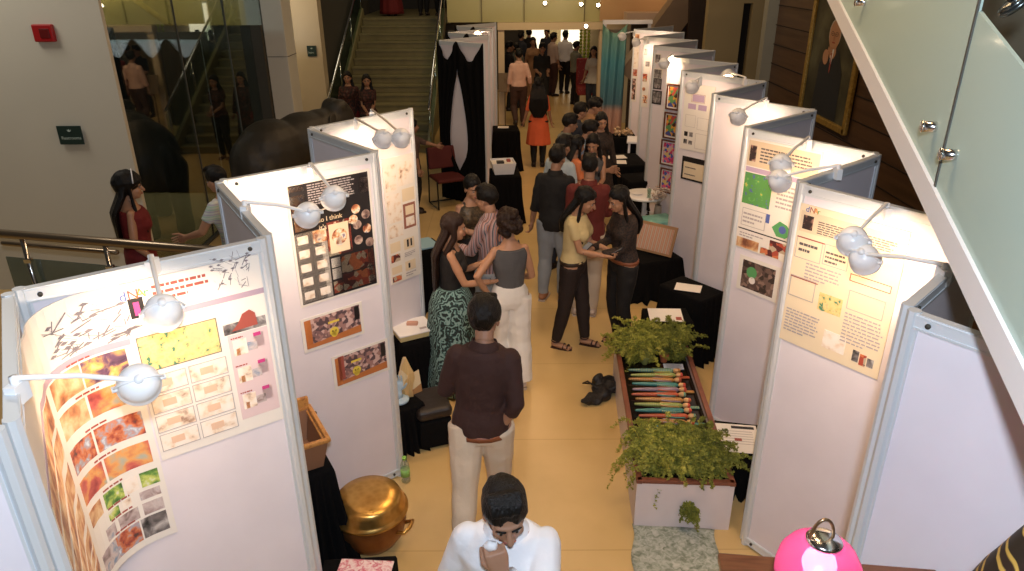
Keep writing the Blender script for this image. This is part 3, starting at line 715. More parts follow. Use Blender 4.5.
# temple sheets: flat sheet on L1
it = [('t', .2, .03, .6, .13, 3, REDI), ('p', .25, .185, 1, .215, mat('mauve band', (.45, .34, .42), .6)), ('p', .02, .285, .6, .48, 'yelmap'), ('f', .02, .285, .6, .48, INK)]
it += [('p', .38, .31, .50, .40, ramped('orange plan blotch', [(.85, .60, .28), (.80, .45, .25)], 30), 1)]
it += tree(.58, -.02, .40, .2, 46, 3)
it += [('p', .64, .34, .98, .40, 'bw'), ('s', [(.70, .385), (.76, .345), (.80, .30), (.86, .285), (.90, .31), (.91, .38)], REDI), ('p', .66, .405, .98, .92, PAPERP)]
for q in range(3): it += [('p', .69, .44+q*.165, .80, .53+q*.165, 'sketch', 1), ('p', .80, .47+q*.165, .88, .52+q*.165, 'build', 1), ('p', .86, .43+q*.165, .94, .51+q*.165, PAPERP), ('p', .86, .425+q*.165, .92, .445+q*.165, MAG, 1), ('p', .71, .49+q*.165, .74, .53+q*.165, ORI, 1), ('t', .68, .42+q*.165, .84, .435+q*.165, 1, REDI)]
for a in range(2):
    for q in range(4): it += [('p', .02+a*.31, .51+q*.113, .31+a*.31, .61+q*.113, 'sketch'), ('f', .02+a*.31, .51+q*.113, .31+a*.31, .61+q*.113, GREYI), ('p', .10+a*.31, .54+q*.113, .20+a*.31, .58+q*.113, mat('tan sketch wash', (.72, .5, .36), .6), 1)]

o, sz = poster('L1', [(122, 285), (252, 252), (287, 418), (158, 457)], it, 'sheet with yellow plan and pink sketch column, right part of left panel', group='temple project sheets')
o, sz = poster('L1', [(118, 293), (147, 286), (152, 312), (122, 320)], [('p', .25, .25, .75, 1, PBLACK), ('p', .4, .4, .6, .9, MAG, 1)], 'tiny card with a pink figure on black under the coloured logo', group=None, off=.017)
letters('dNAr', .055, None, o, -sz[0]/2, sz[1]/2-.03, -.008, cols=LOGO)
# curved sheet bridging the return panel and L1
A1 = Vector(LC['L1l']); d1 = (Vector(LC['L1r'])-A1).normalized(); d0 = (Vector(LC['L0r'])-A1).normalized(); n1 = Vector((d1.y, -d1.x)); n0 = Vector((-d0.y, d0.x))
rad = .24; cc = A1+d1*(rad+.02)+n1*(rad+.02); ut = onplane(A1, LC['L1r'], 117, 290)[0]; zt = onplane(A1, LC['L1r'], 117, 288)[1]; zb = onplane(A1, LC['L1r'], 172, 535)[1]
flat1 = ut-(rad+.02); arc = rad*math.pi/2; flat0 = .67; TOT = flat0+arc+flat1
def curved(fx, fy, h):
    s = TOT*(1-fx); z = zt+.02-(zt-zb)*fy
    if s < flat1: p = A1+d1*(ut-s)+n1*(.014+h)
    elif s < flat1+arc:
        a = (s-flat1)/rad; p = cc+(-n1*math.cos(a)-d1*math.sin(a))*(rad+.006-h)
    else: q = min(1, (s-flat1-arc)/.08); u = rad+.02+(s-flat1-arc); p = (A1+n1*u+d1*(.014+h))*(1-q)+(A1+d0*u+n0*(.014+h))*q
    return Vector((p.x, p.y, z))
F1 = (flat0+arc*.25)/TOT
it = [('p', .0, .19, 1, .212, mat('mauve band', (.45, .34, .42), .6))]+tree(F1+.02, .05, .36, .15, 60, 5)
rows = [(.22, .31, [('warmr', .0, .45), ('night', .47, .93)]), (.335, .42, [('warmr', 0, .42), ('redroom', .45, .93)]), (.46, .55, [('temple', .0, .38), ('temple', .41, .93)]), (.58, .67, [('redroom', 0, .40), ('redroom', .43, .93)]),
        (.70, .76, [('warmr', 0, .25), ('garden', .3, .55), ('sketch', .58, .72), ('garden', .75, .95)]), (.775, .81, [('garden', .3, .45), ('sketch', .5, .6), ('build', .7, .93)]), (.825, .875, [('build', .2, .35), ('build', .4, .65), ('build', .7, .93)]), (.885, .97, [('build', .0, .3), ('temple', .3, .62), ('bw', .64, .93)])]
for y0, y1, cs in rows:
    for nm, a, b in cs: it.append(('p', F1+(1-F1)*a, y0, F1+(1-F1)*b, y1, nm))
    it.append(('p', .03, y0, F1-.05, y1, 'warmr')); it.append(('t', F1+.1, y0-.018, .93, y0-.004, 1, REDI))
poster(None, None, it, 'long curved sheet of temple photographs wrapped round the left corner', mapf=curved, size=(TOT, zt-zb), group='temple project sheets')
# black flower poster on L2
it = [('p', .02, .03, .2, .07, 'flower'), ('p', .03, .1, .2, .24, 'flower'), ('t', .24, .03, .8, .2, 9, GREYI), ('t', .3, .235, .9, .255, 1, PAPER), ('p', .85, .06, .97, .18, 'bowl'), ('p', .05, .27, .22, .38, 'flower')]
for a in range(2):
    for q in range(5): it += [('p', .03+.19*a, .40+q*.115, .205+.19*a, .505+q*.115, PAPER), ('p', .06+.19*a, .42+q*.115, .18+.19*a, .485+q*.115, 'sketch', 1)]
it += [('p', .24, .40, .40, .50, 'flower', 1), ('p', .405, .36, .70, .64, 'redmix'), ('p', .43, .38, .67, .62, PCREAM, 1), ('d', .55, .49, .095, 'flower'), ('d', .55, .53, .05, PAPER), ('p', .54, .66, .96, .81, 'redmix'), ('p', .54, .82, .96, .96, 'redmix'), ('p', .42, .66, .53, .74, PAPER), ('p', .42, .75, .53, .84, PAPER), ('p', .42, .86, .53, .96, 'redmix')]
for q, (x, y) in enumerate(((.78, .3), (.9, .36), (.78, .43), (.9, .48), (.78, .56), (.92, .60), (.74, .38))): it.append(('d', x, y, .055, 'bowl' if q % 3 else 'flower'))
o, sz = poster('L2', [(283, 185), (368, 167), (378, 285), (300, 306)], [('p', .03, .02, .97, .98, PBLACK), ('p', .035, .395, .40, .975, mat('poster grey paper', (.62, .56, .50), .6))]+[tuple(list(i)) for i in it], 'black flower poster with small photos and bowls under two lamps')
letters('so I think', .042, PCREAM, o, -.10, sz[1]*.16, -.010); letters("it's a flower", .045, PCREAM, o, -.10, sz[1]*.16-.05, -.010)
room = lambda s: [('p', .05, .07, .95, .90, 'wall'), ('s', [(.05, .90), (.05, .80), (.95, .68), (.95, .90)], mat('orange floor photo', (.5, .17, .05), .5)), ('d', .50+s, .62, .075, YELI), ('d', .50+s, .70, .05, YELI), ('p', .42+s, .30, .60+s, .36, YELI, 1), ('p', .05, .07, .15, .88, 'orangef', 1), ('p', .86, .1, .94, .5, PBLACK, 1), ('d', .475+s, .60, .015, PBLACK), ('d', .525+s, .60, .015, PBLACK)]
poster('L2', [(299, 318), (360, 302), (364, 334), (303, 351)], room(0), 'orange room photo with yellow mask, upper of two on the black poster panel', 'photograph', group='orange room photographs', name='photograph')
poster('L2', [(329, 357), (385, 338), (390, 369), (335, 388)], room(-.1)+[('p', .1, .05, .2, .75, REDI, 1)], 'orange room photo with small yellow mask, lower of the two', 'photograph', group='orange room photographs', name='photograph')
# tan sheets on the left corner strip of L2
it = [('p', .45, .05, .93, .23, 'sketch'), ('p', .05, .05, .4, .25, 'sketch'), ('p', .05, .28, .5, .5, 'sketch'), ('p', .55, .26, .95, .36, PCREAM), ('p', .55, .38, .95, .58, mat('brown poster block', (.3, .12, .08), .6)), ('p', .62, .40, .9, .47, PCREAM, 1), ('p', .62, .49, .9, .56, 'sketch', 1), ('p', .05, .52, .5, .62, 'sketch'), ('p', .05, .66, .38, .74, PCREAM), ('p', .5, .66, .85, .75, PCREAM), ('p', .6, .67, .66, .73, PBLACK, 1), ('p', .72, .67, .77, .73, PBLACK, 1), ('p', .05, .76, .35, .82, 'redmix'), ('t', .5, .77, .9, .81, 3, GREYI), ('p', .05, .86, .38, .92, PCREAM), ('p', .5, .85, .85, .93, PCREAM), ('p', .6, .87, .66, .91, PBLACK, 1), ('p', .05, .94, .35, .985, 'redmix'), ('t', .5, .94, .9, .98, 2, GREYI)]
poster('L3', [(380, 160), (412, 152), (419, 272), (391, 286)], it, 'tall cream product sheet with brown block on the third left panel')
# R1 poster
it = [('p', .02, .045, .97, .185, mat('beige band', (.68, .55, .38), .6)), ('p', .05, .07, .15, .165, 'portrait', 1), ('t', .2, .085, .93, .175, 6, INK), ('f', .02, .22, .28, .37, GREYI), ('t', .05, .25, .25, .33, 2, INK), ('f', .3, .22, .54, .36, GREYI), ('f', .58, .36, .95, .41, REDI), ('t', .15, .38, .5, .5, 5, GREYI), ('f', .02, .5, .28, .65, GREYI), ('p', .33, .555, .56, .68, 'yelmap'), ('f', .6, .47, .93, .6, GREYI),
      ('t', .6, .62, .97, .84, 9, GREYI), ('t', .03, .74, .38, .92, 8, GREYI), ('p', .44, .8, .66, .93, 'sketch'), ('p', .74, .86, .8, .94, 'bw'), ('p', .81, .87, .87, .95, 'redmix'), ('p', .88, .88, .94, .94, 'bw'), ('t', .32, .26, .52, .35, 3, INK), ('s', [(.02, .505), (.3, .505), (.3, .512), (.02, .512)], REDI), ('s', [(.02, .22), (.3, .22), (.3, .228), (.02, .228)], REDI)]
o, sz = poster('R1', [(798, 202), (912, 230), (880, 378), (785, 340)], it, 'large cream text poster with a yellow picture under two lamps', base=PCREAM)
letters('dNAr', .042, None, o, -sz[0]*.44, sz[1]*.455, -.008, cols=LOGO)
# R2 posters
it = [('p', .02, .02, .98, .24, mat('beige band', (.68, .55, .38), .6)), ('p', .05, .06, .14, .2, 'portrait', 1), ('t', .2, .06, .93, .2, 5, INK), ('p', .02, .25, .98, .29, LAV), ('p', .02, .30, .42, .58, 'greenmap'), ('t', .5, .33, .95, .55, 6, GREYI), ('f', .05, .62, .4, .78, GREYI), ('t', .07, .65, .36, .76, 3, GREYI), ('s', [(.5, .72), (.6, .65), (.7, .67), (.8, .73), (.7, .79), (.58, .79)], GRNI), ('d', .65, .72, .05, BLUEI), ('p', .4, .62, .45, .70, BLUEI), ('p', .02, .81, .98, .82, PBLACK), ('p', .5, .84, .75, .93, 'redmix'), ('p', .02, .9, .35, .99, 'warmr'), ('p', .38, .93, .65, .99, 'redmix'), ('t', .05, .84, .4, .89, 2, GREYI)]
o, sz = poster('R2', [(752, 138), (829, 152), (800, 272), (735, 240)], it, 'poster with the green island map and beige heading')
poster('R2', [(742, 254), (783, 268), (776, 303), (737, 286)], [('p', .1, .1, .9, .9, 'green2'), ('d', .35, .4, .13, GRNI), ('d', .38, .62, .08, PAPER)], 'photo of green plant on brown ground beneath the map poster', 'photograph', name='photograph')
# R4
it = [('p', .04, .03, .22, .1, 'portrait'), ('f', .25, .14, .7, .26, REDI), ('p', .28, .15, .67, .25, LAV), ('p', .15, .29, .42, .37, LAV), ('p', .5, .29, .78, .37, LAV), ('f', .1, .46, .45, .64, GREYI), ('f', .52, .48, .9, .66, GREYI), ('p', .1, .72, .22, .79, PBLACK), ('p', .27, .72, .4, .79, 'bw'), ('p', .1, .84, .22, .91, 'bw'), ('p', .27, .85, .4, .91, 'bw'), ('f', .5, .72, .92, .95, GREYI)]
poster('R4', [(687, 82), (718, 88), (708, 155), (681, 147)], it, 'tall pale sheet of sketches above the black bordered plan')
poster('R4', [(684, 155), (707, 161), (705, 184), (681, 178)], [('p', .08, .22, .95, .92, PCREAM), ('t', .15, .4, .9, .5, 1, INK), ('t', .15, .7, .9, .8, 1, INK)], 'black bordered plan hung low on a right row panel', 'plan', base=PBLACK, name='plan')
for i, (q, p_) in enumerate((([(670, 85), (681, 86), (677, 109), (667, 107)], 'folk'), ([(668, 113), (679, 115), (676, 138), (664, 136)], 'folk'), ([(664, 140), (677, 143), (675, 166), (662, 162)], 'folk2'), ([(663, 168), (673, 171), (672, 193), (661, 189)], 'folk2'))):
    poster('R5', q, [('p', .08, .06, .92, .94, p_)], 'framed bright painting, %s of the column of four' % ['topmost', 'second from top', 'third from top', 'lowest'][i], 'picture', frame=mat('brown picture frame', (.12, .04, .02), .4), group='framed paintings', name='framed_picture', thick=.006)
for i, q in enumerate(([(656, 53), (662, 54), (661, 64), (655, 63)], [(655, 68), (664, 69), (662, 79), (653, 78)], [(655, 77), (663, 79), (661, 90), (653, 88)], [(653, 90), (663, 91), (661, 105), (652, 103)])):
    poster('R6', q, [('p', .1, .1, .9, .9, 'bw')], 'small dark photograph, %s in the narrow column of four' % ['topmost', 'second', 'third', 'lowest'][i], 'photograph', base=PBLACK if i > 1 else PAPER, group='dark photographs', name='photograph')
it = [('p', .1, .05, .5, .15, 'build'), ('p', .4, .25, .9, .33, 'bw'), ('p', .1, .45, .7, .58, 'redmix'), ('d', .4, .7, .2, 'warmr'), ('p', .3, .8, .9, .93, 'flower')]
poster('R7', [(642, 45), (651, 46), (649, 108), (640, 106)], it, 'narrow sheet with round red motifs on a far right panel')
it = [('p', .1, .02, .9, .18, 'warmr'), ('p', .1, .22, .9, .5, 'sketch'), ('p', .1, .52, .9, .62, 'temple'), ('p', .1, .66, .8, .97, 'portrait')]
poster('R8', [(628, 32), (640, 33), (637, 102), (625, 100)], it, 'sheet with sketches and woman portrait on the farthest right panel')
# ------------------------------------------------------------------ spot lamps
LAMPW = mat('white lamp enamel', (.90, .91, .92), .3); WIRE = mat('white cable', (.75, .72, .68), .5)
BULB = mat('glowing bulb', (1, .8, .5), .5, emis=(1, .66, .32), estr=25)
def lamp(hp_, cp_, tgt_, label, e=14, hz=2.40, cz=HT+.01, arm_tan=False):
    H_ = P(hp_[0], hp_[1], hz); C_ = P(cp_[0], cp_[1], cz); T = Vector(tgt_)
    r = empty('clip_on_spotlight', C_); tag(r, label, 'spotlight', 'white clip on spotlights')
    h = H_-C_; d = (T-H_).normalized()
    cl = MB(); cl.box((0, 0, -.02), (.03, .06, .06)); cl.tube([(0, 0, 0), (0, 0, .03)], .012, 8); cl.obj('clamp', LAMPW, r)
    ar = MB(); mid = h*.5+Vector((0, 0, .03)); ar.tube([Vector((0, 0, .025)), mid, h-d*.04], .0085, 8, rnd=True); ar.obj('arm', mat('cream lamp arm', (.62, .55, .48), .4) if arm_tan else LAMPW, r)
    q = d.to_track_quat('Z', 'Y').to_matrix(); hd_ = MB()
    prof = [(.004, -.058), (.022, -.056), (.042, -.046), (.056, -.026), (.061, -.004), (.061, .03), (.065, .033), (.065, .041), (.060, .041), (.057, .03), (.055, -.004), (.048, -.022), (.03, -.038), (.004, -.045)]
    hd_.lathe(prof, n=28); hd_.v = [tuple(q @ Vector(v)+h) for v in hd_.v]; ho = hd_.obj('lamp_head', LAMPW, r)
    kn = MB(); kn.tube([h-d*.05, h-d*.072], .014, 10); kn.tube([h+q @ Vector((-.06, 0, 0)), h+q @ Vector((-.076, 0, 0))], .010, 8); kn.tube([h+q @ Vector((.06, 0, 0)), h+q @ Vector((.076, 0, 0))], .010, 8)
    kn.tube([h+q @ Vector((math.cos(a)*.07, 0, -math.sin(a)*.066)) for a in [R(x) for x in range(0, 181, 20)]], .004, 6); kn.obj('bracket', LAMPW, ho)
    b = MB(); b.ell(h+d*.0, .028); b.obj('bulb', BULB, ho)
    L = bpy.data.lights.new('spot', 'SPOT'); L.energy = e; L.color = (1, .72, .50); L.spot_size = R(125); L.spot_blend = .6; L.shadow_soft_size = .03
    lo = bpy.data.objects.new('lamp_light', L); COL.objects.link(lo); lo.location = H_+d*.045; lo.rotation_euler = d.to_track_quat('-Z', 'Y').to_euler()
def on(key, u, z):
    r, A, B, L = PANELS[key]; d = (B-A).normalized(); p = A+d*u; return (p.x, p.y, z)
lamp((163, 311), (152, 262), on('L1', .45, 1.9), 'spotlight over the logo card on the big left panel', 11)
lamp((139, 383), (16, 386), on('L1', .3, 1.75), 'spotlight on a long arm from the left, lower of the first pair', 13, 2.33)
lamp((334, 197), (311, 168), on('L2', .55, 1.95), 'spotlight hanging over the black poster, right one of its pair', 10)
lamp((308, 214), (245, 207), on('L2', .35, 1.95), 'spotlight hanging over the black poster, left one of its pair', 12, 2.36)
lamp((383, 138), (356, 122), on('L3', .45, 1.8), 'spotlight over the third left panel, left one', 15, arm_tan=True)
lamp((401, 137), (372, 113), on('L3', .75, 1.8), 'spotlight over the third left panel, right one', 13, arm_tan=True)
lamp((853, 240), (886, 209), on('R1', .35, 1.9), 'spotlight over the cream poster, farther one of its pair', 14)
lamp((864, 258), (944, 271), on('R1', .6, 1.9), 'spotlight over the cream poster, nearer one on a long arm', 15, 2.34)
lamp((781, 164), (808, 141), on('R2', .35, 1.95), 'spotlight above the green map poster, farther of the two', 12)
lamp((779, 180), (838, 170), on('R2', .6, 1.9), 'spotlight above the green map poster, nearer of the two', 13, 2.34)
lamp((738, 116), (766, 101), on('R3', .4, 2.0), 'spotlight at the top of the blank right row panel', 16)
lamp((692, 86), (700, 80), on('R4', .25, 1.9), 'spotlight above the black bordered plan', 9)
lamp((728, 75), (745, 80), on('R4', .6, 2.0), 'spotlight glowing against the top of the fourth right panel', 9)
lamp((664, 63), (672, 56), on('R6', .3, 1.9), 'small spotlight above the framed paintings', 12)
lamp((636, 42), (648, 40), on('R7', .2, 1.8), 'small spotlight near the far sheet with red motifs', 14)
lamp((622, 36), (634, 33), on('R8', .2, 1.8), 'small spotlight lighting the farthest right panel', 14)
lamp((478, 34), (489, 33), on('F1', .5, 2.2), 'spotlight lighting the far left booth', 16)
# ------------------------------------------------------------------ things standing on the floor
def cloth_table(px, py, w, d, h, rz, label, m=BLACKC, at=None, group='black draped tables', ripple=.02, name='draped_table', flare=.03):
    c = at or P(px, py, h); rg = []; n = 72
    def sq(a, hw, hd_, amp, ph):
        x, y = math.cos(a), math.sin(a); q = 1/max(abs(x)/1, abs(y)/1); x *= q; y *= q
        f = 1+amp*math.sin(a*17+ph)+amp*.6*math.sin(a*29)
        return x*hw*f, y*hd_*f
    for z, e, am in ((h, -.012, 0), (h-.004, 0, 0), (h-.03, .006, .002), (h*.7, flare*.3, ripple*.5), (h*.4, flare*.7, ripple), (h*.1, flare, ripple*1.5), (.004, flare*1.2, ripple*1.6)):
        rg.append([Vector((*sq(2*math.pi*i/n, w/2+e, d/2+e, am/max(w, d)*2, z*2), z)) for i in range(n)])
    g = MB(); g.loft(rg[::-1]); o = g.obj(name, m); o.location = (c.x, c.y, 0); o.rotation_euler = (0, 0, rz); tag(o, label, 'table', group); return o, c
# ---- left booth
BRASS = ramped('hammered brass', [(.55, .30, .07), (.72, .44, .13)], 30, 'voronoi', rough=.28, metal=.9)
_b = BRASS.node_tree; 
COPPER = ramped('aged copper brown', [(.22, .09, .03), (.34, .15, .05)], 8, rough=.38, metal=.75)
c = P(372, 541, 0.0); c = P(373, 536, .05)
r = empty('brass_pot', (c.x, c.y, 0)); tag(r, 'big round brass cauldron with domed lid on the floor', 'pot'); r.scale = (1.16, 1.16, 1.12)
S = .185
g = MB(); g.lathe([(.03, 0), (.09, .002), (.14, .035), (.180, .10), (.196, .17), (.198, .225), (.192, .25), (.185, .25), (.178, .23), (.17, .2)], n=48); g.obj('body', COPPER, r)
g = MB(); g.lathe([(.2, .245), (.212, .248), (.212, .262), (.2, .27), (.196, .285), (.185, .315), (.178, .34), (.165, .352), (.10, .362), (.02, .366)], n=48); g.obj('lid', BRASS, r)
for a in (R(-20), R(160)):
    h = MB(); p = Vector((math.cos(a), math.sin(a), 0)); q = Vector((-p.y, p.x, 0))
    h.tube([p*.19+q*.045+Vector((0, 0, .17)), p*.235+q*.05+Vector((0, 0, .19)), p*.245+Vector((0, 0, .195)), p*.235-q*.05+Vector((0, 0, .19)), p*.19-q*.045+Vector((0, 0, .17))], .011, 8, rnd=True); h.obj('handle', BRASS, r)
# magazine table at the bottom edge
o, c = cloth_table(356, 582, .40, .36, .42, R(4), 'small black draped table at the bottom edge with picture sheets', flare=.01)
PR1 = ramped('pink floral magazine print', [(.7, .3, .35), (.82, .68, .66), (.6, .12, .18), (.8, .78, .72)], 26, distort=1.5)
g = MB(); g.rbox((0, 0, .004), (.30, .26, .008), .003); o = g.obj('picture_sheet', PR1); o.location = (c.x+.03, c.y+.02, .424); o.rotation_euler = (0, 0, R(-4)); tag(o, 'pink floral printed sheet lying on the bottom edge table', 'print')
g = MB(); g.rbox((0, 0, .012), (.17, .2, .02), .006); o = g.obj('red_book', mat('brick red leather', (.30, .045, .02), .5, bump=.3)); o.location = (c.x-.125, c.y-.07, .432); o.rotation_euler = (0, 0, R(12)); tag(o, 'brick red book at the left of the pink floral sheet', 'book')
g = MB(); g.box((0, 0, .003), (.13, .16, .005)); g.box((0, .01, .006), (.09, .11, .002), mi=1); o = g.obj('photo_card', [PAPER, PBLACK]); o.location = (c.x+.03, c.y-.10, .434); o.rotation_euler = (0, 0, R(35)); tag(o, 'white bordered black card lying askew on the pink sheet', 'card')
# carved wooden trough leaning high on a black draped stand
o, c = cloth_table(310, 470, .34, .18, .74, R(-60), 'tall black draped stand holding the wooden cradle beside panel', flare=.05, ripple=.03, at=Vector((-1.24, 3.62, 0)))
CARV = ramped('carved orange brown wood', [(.30, .11, .03), (.55, .27, .07), (.42, .18, .05)], 34, distort=2, rough=.4)
r = empty('wooden_cradle', (-1.27, 3.63, .745), R(120)); r.scale = (.86, .78, .9); tag(r, 'carved orange brown wooden cradle on the black stand at left', 'wooden cradle')
def trough(L, W0, W1, h, t):
    g = MB(); rg = []
    for z, w, l, in ((0, W0, L*.8), (h, W1, L)): rg.append([Vector((sx*l/2, sy*w/2, z)) for sx, sy in ((-1, -1), (1, -1), (1, 1), (-1, 1))])
    rg.append([Vector((sx*(L/2-t), sy*(W1/2-t), h)) for sx, sy in ((-1, -1), (1, -1), (1, 1), (-1, 1))]); rg.append([Vector((sx*(L*.4-t), sy*(W0/2-t), t)) for sx, sy in ((-1, -1), (1, -1), (1, 1), (-1, 1))])
    g.loft(rg, smooth=False); return g
trough(.46, .16, .26, .22, .02).obj('trough', mat('brown wood side', (.26, .13, .07), .5), r)
g = MB()
for sy in (-1, 1): g.rbox((0, sy*.13, .228), (.50, .035, .03), .008)
for sx in (-1, 1): g.rbox((sx*.235, 0, .228), (.035, .26, .03), .008)
g.rbox((.235, 0, .27), (.03, .26, .09), .01); g.rbox((0, -.105, .205), (.44, .02, .02), .006); g.obj('carved_rim', CARV, r)
g = MB(); g.ell((.17, -.15, .20), (.02, .02, .018)); g.tube([(.17, -.13, .20), (.17, -.16, .2)], .008, 8); g.obj('knob', DARK, r)
# bottle
c = P(406, 481, 0); r = empty('water_bottle', (c.x, c.y, 0)); tag(r, 'clear plastic water bottle with green cap on the floor', 'bottle')
PET = glassmat('clear bottle plastic', (.85, .9, .85), .1, .75, .08, (.6, .65, .55))
g = MB(); g.lathe([(.028, 0), (.033, .005), (.033, .06), (.031, .065), (.033, .07), (.033, .14), (.028, .165), (.014, .19), (.013, .2)], n=20); g.obj('body', PET, r)
g = MB(); g.lathe([(.0345, .055), (.0345, .115)], n=20); g.obj('label_band', mat('green label', (.25, .5, .12), .5), r)
g = MB(); g.lathe([(.0155, .197), (.0155, .218), (.012, .22)], n=16); g.obj('cap', mat('green cap', (.25, .55, .1), .4), r)
# pedestal with ceramic hand and the paper cone
c2 = P(401, 400, .42); o, c = cloth_table(0, 0, .24, .26, .42, R(40), 'low black draped pedestal under the pale blue hand', at=c2, flare=.02)
HC = mat('pale blue ceramic', (.50, .66, .78), .35)
r = empty('ceramic_hand', (c2.x-.01, c2.y-.02, .424)); tag(r, 'pale blue ceramic hand sculpture on round base', 'sculpture')
g = MB(); g.lathe([(.06, 0), (.075, .006), (.078, .02), (.065, .032), (.02, .04)], n=28); g.obj('base', HC, r)
g = MB(); g.tube([(0, 0, .03), (0, 0, .1)], [.03, .024], 12); hand_mb(g, Vector((0, 0, .09)), (0, .05, 1), (0, -1, .3), .95, .25, 1); g.obj('hand', HC, r)
r = empty('paper_cone', (c2.x+.035, c2.y+.09, .424)); tag(r, 'crumpled gold and brown paper cone standing behind the hand', 'paper cone')
GOLD = ramped('gold brown wrapping paper', [(.35, .15, .05), (.7, .5, .22), (.75, .62, .4), (.5, .2, .1)], 9, 'cell')
rg = []
for z, w in ((0, .07), (.08, .075), (.16, .06), (.24, .035), (.32, .012)): rg.append([Vector((math.cos(a)*w*(1+.25*math.sin(a*5+z*9)), math.sin(a)*w*(1+.2*math.sin(a*7+z*20)), z)) for a in [2*math.pi*i/20 for i in range(20)]])
g = MB(); g.loft(rg, smooth=False); g.obj('cone', GOLD, r)
g = MB(); g.add([(0.02, -.05, .0), (.12, 0, .02), (.10, .02, .2), (.03, -.03, .18), (.02, -.045, .0), (.12, .006, .02), (.10, .026, .2), (.03, -.024, .18)], [(0, 1, 2, 3), (4, 7, 6, 5), (0, 4, 5, 1), (1, 5, 6, 2), (2, 6, 7, 3), (3, 7, 4, 0)]); g.obj('folded_flap', GOLD, r)
# white box table
c3 = P(412, 327, .62); o, c = cloth_table(0, 0, .30, .30, .56, R(28), 'black draped plinth under the white box', at=c3, flare=.02)
r = empty('white_box', (c3.x, c3.y, .564), R(28)); tag(r, 'shallow white box with pink cake slice print on the black plinth', 'box')
g = MB(); g.rbox((0, 0, .028), (.31, .27, .05), .006); g.obj('tray', mat('yellowed card', (.62, .52, .25), .6), r)
g = MB(); g.rbox((0, 0, .058), (.33, .29, .014), .003); g.obj('lid', WHITEP, r)
g = MB(); g.rbox((.0, .03, .078), (.10, .05, .03), .01); o = g.obj('pink_ornament', mat('pink beige clay', (.55, .3, .22), .6)); o.location = (c3.x, c3.y, .564); tag(o, 'small pink beige clay piece on the white box lid', 'ornament')
g = MB(); g.box((0, 0, .002), (.06, .03, .003)); o = g.obj('name_card', GREYI); o.location = (c3.x+.1, c3.y-.04, .631); o.rotation_euler = (0, 0, R(28)); tag(o, 'small grey card lying on the white box lid', 'card')
# black cushioned stool
c4 = P(430, 400, .36); r = empty('black_stool', (c4.x, c4.y, 0), R(20)); tag(r, 'black cushioned stool between the blue hand and the skirt', 'stool')
LEA = mat('black leatherette', (.02, .014, .012), .45, bump=.2, bscale=18)
g = MB(); g.rbox((0, 0, .15), (.26, .34, .26), .03, seg=3); g.obj('base', BLACKC, r)
g = MB(); g.rbox((0, 0, .33), (.28, .36, .10), .04, seg=4); g.obj('cushion', LEA, r)
# clutter under the far end of the third panel
g = MB(); g.rbox((0, 0, .0), (.25, .3, .02), .005); o = g.obj('blue_folder', mat('pale blue folder', (.3, .5, .6), .5)); c = P(424, 245, .72); o.location = (c.x, c.y, .735); o.rotation_euler = (0, 0, R(30)); tag(o, 'pale blue folder on the table beside the third left panel', 'folder')
o, _ = cloth_table(0, 0, .34, .34, .72, R(30), 'black draped table behind the long haired woman in teal skirt', at=c)
# red chair
c = P(455, 205, 0); r = empty('red_chair', (c.x-.1, c.y+.0, 0), R(205)); tag(r, 'dark red padded chair with black steel frame by the stairs', 'chair')
REDF = mat('dark red upholstery', (.10, .012, .010), .75, bump=.2)
g = MB(); g.rbox((0, 0, .45), (.46, .44, .06), .025, seg=3); g.obj('seat', REDF, r)
g = MB(); g.rbox((0, -.22, .72), (.46, .05, .34), .022, rot=(R(8), 0, 0), seg=3); g.obj('backrest', REDF, r)
FRM = mat('black steel tube', (.015, .015, .016), .35, .4)
for s in (-1, 1):
    g = MB(); g.tube([(s*.24, -.24, .88), (s*.24, -.2, .45), (s*.24, -.22, .02), (s*.24, .22, .02), (s*.24, .2, .44)], .012, 8, rnd=True); g.obj('leg', FRM, r)
g = MB(); g.tube([(-.24, -.22, .02), (.24, -.22, .02)], .011, 8); g.tube([(-.24, .2, .43), (.24, .2, .43)], .011, 8); g.obj('stretcher', FRM, r)
# far left booth tables
c = P(505, 172, .72); o, _ = cloth_table(0, 0, .42, .5, .72, R(5), 'black draped table under the white carton near the doorway', at=c)
r = empty('white_carton', (c.x-.03, c.y, .724), R(8)); tag(r, 'open white carton on the nearer black table by far left booth', 'box')
g = trough(.34, .32, .34, .16, .01); g.obj('body', WHITEP, r)
g = MB(); g.box((0, 0, .135), (.3, .3, .004)); g.box((-.04, -.03, .15), (.1, .1, .03), mi=1); g.box((.09, .06, .15), (.05, .09, .03), mi=2); g.obj('contents', [PAPER, PBLACK, REDI], r)
c = P(506, 128, .75); o, _ = cloth_table(0, 0, .45, .5, .75, R(5), 'black draped table beyond the white carton by the doorway', at=c)
g = MB(); g.rbox((0, 0, .006), (.2, .14, .012), .003); o = g.obj('cream_booklet', PAPER); o.location = (c.x-.05, c.y+.02, .754); tag(o, 'cream booklet on the far black table by the doorway', 'booklet')
g = MB(); p0 = P(508, 100, 1.0); g.rbox((0, 0, .55), (.03, .03, 1.1), .004); g.rbox((0, 0, 1.0), (.30, .02, .42), .004, rot=(R(-15), 0, 0)); o = g.obj('sign_stand', mat('brown board', (.16, .10, .05), .6)); c = P(507, 132, 0); o.location = (c.x-.04, c.y+.6, 0); tag(o, 'brown sign board on a post left of the pink shirt man', 'sign stand')
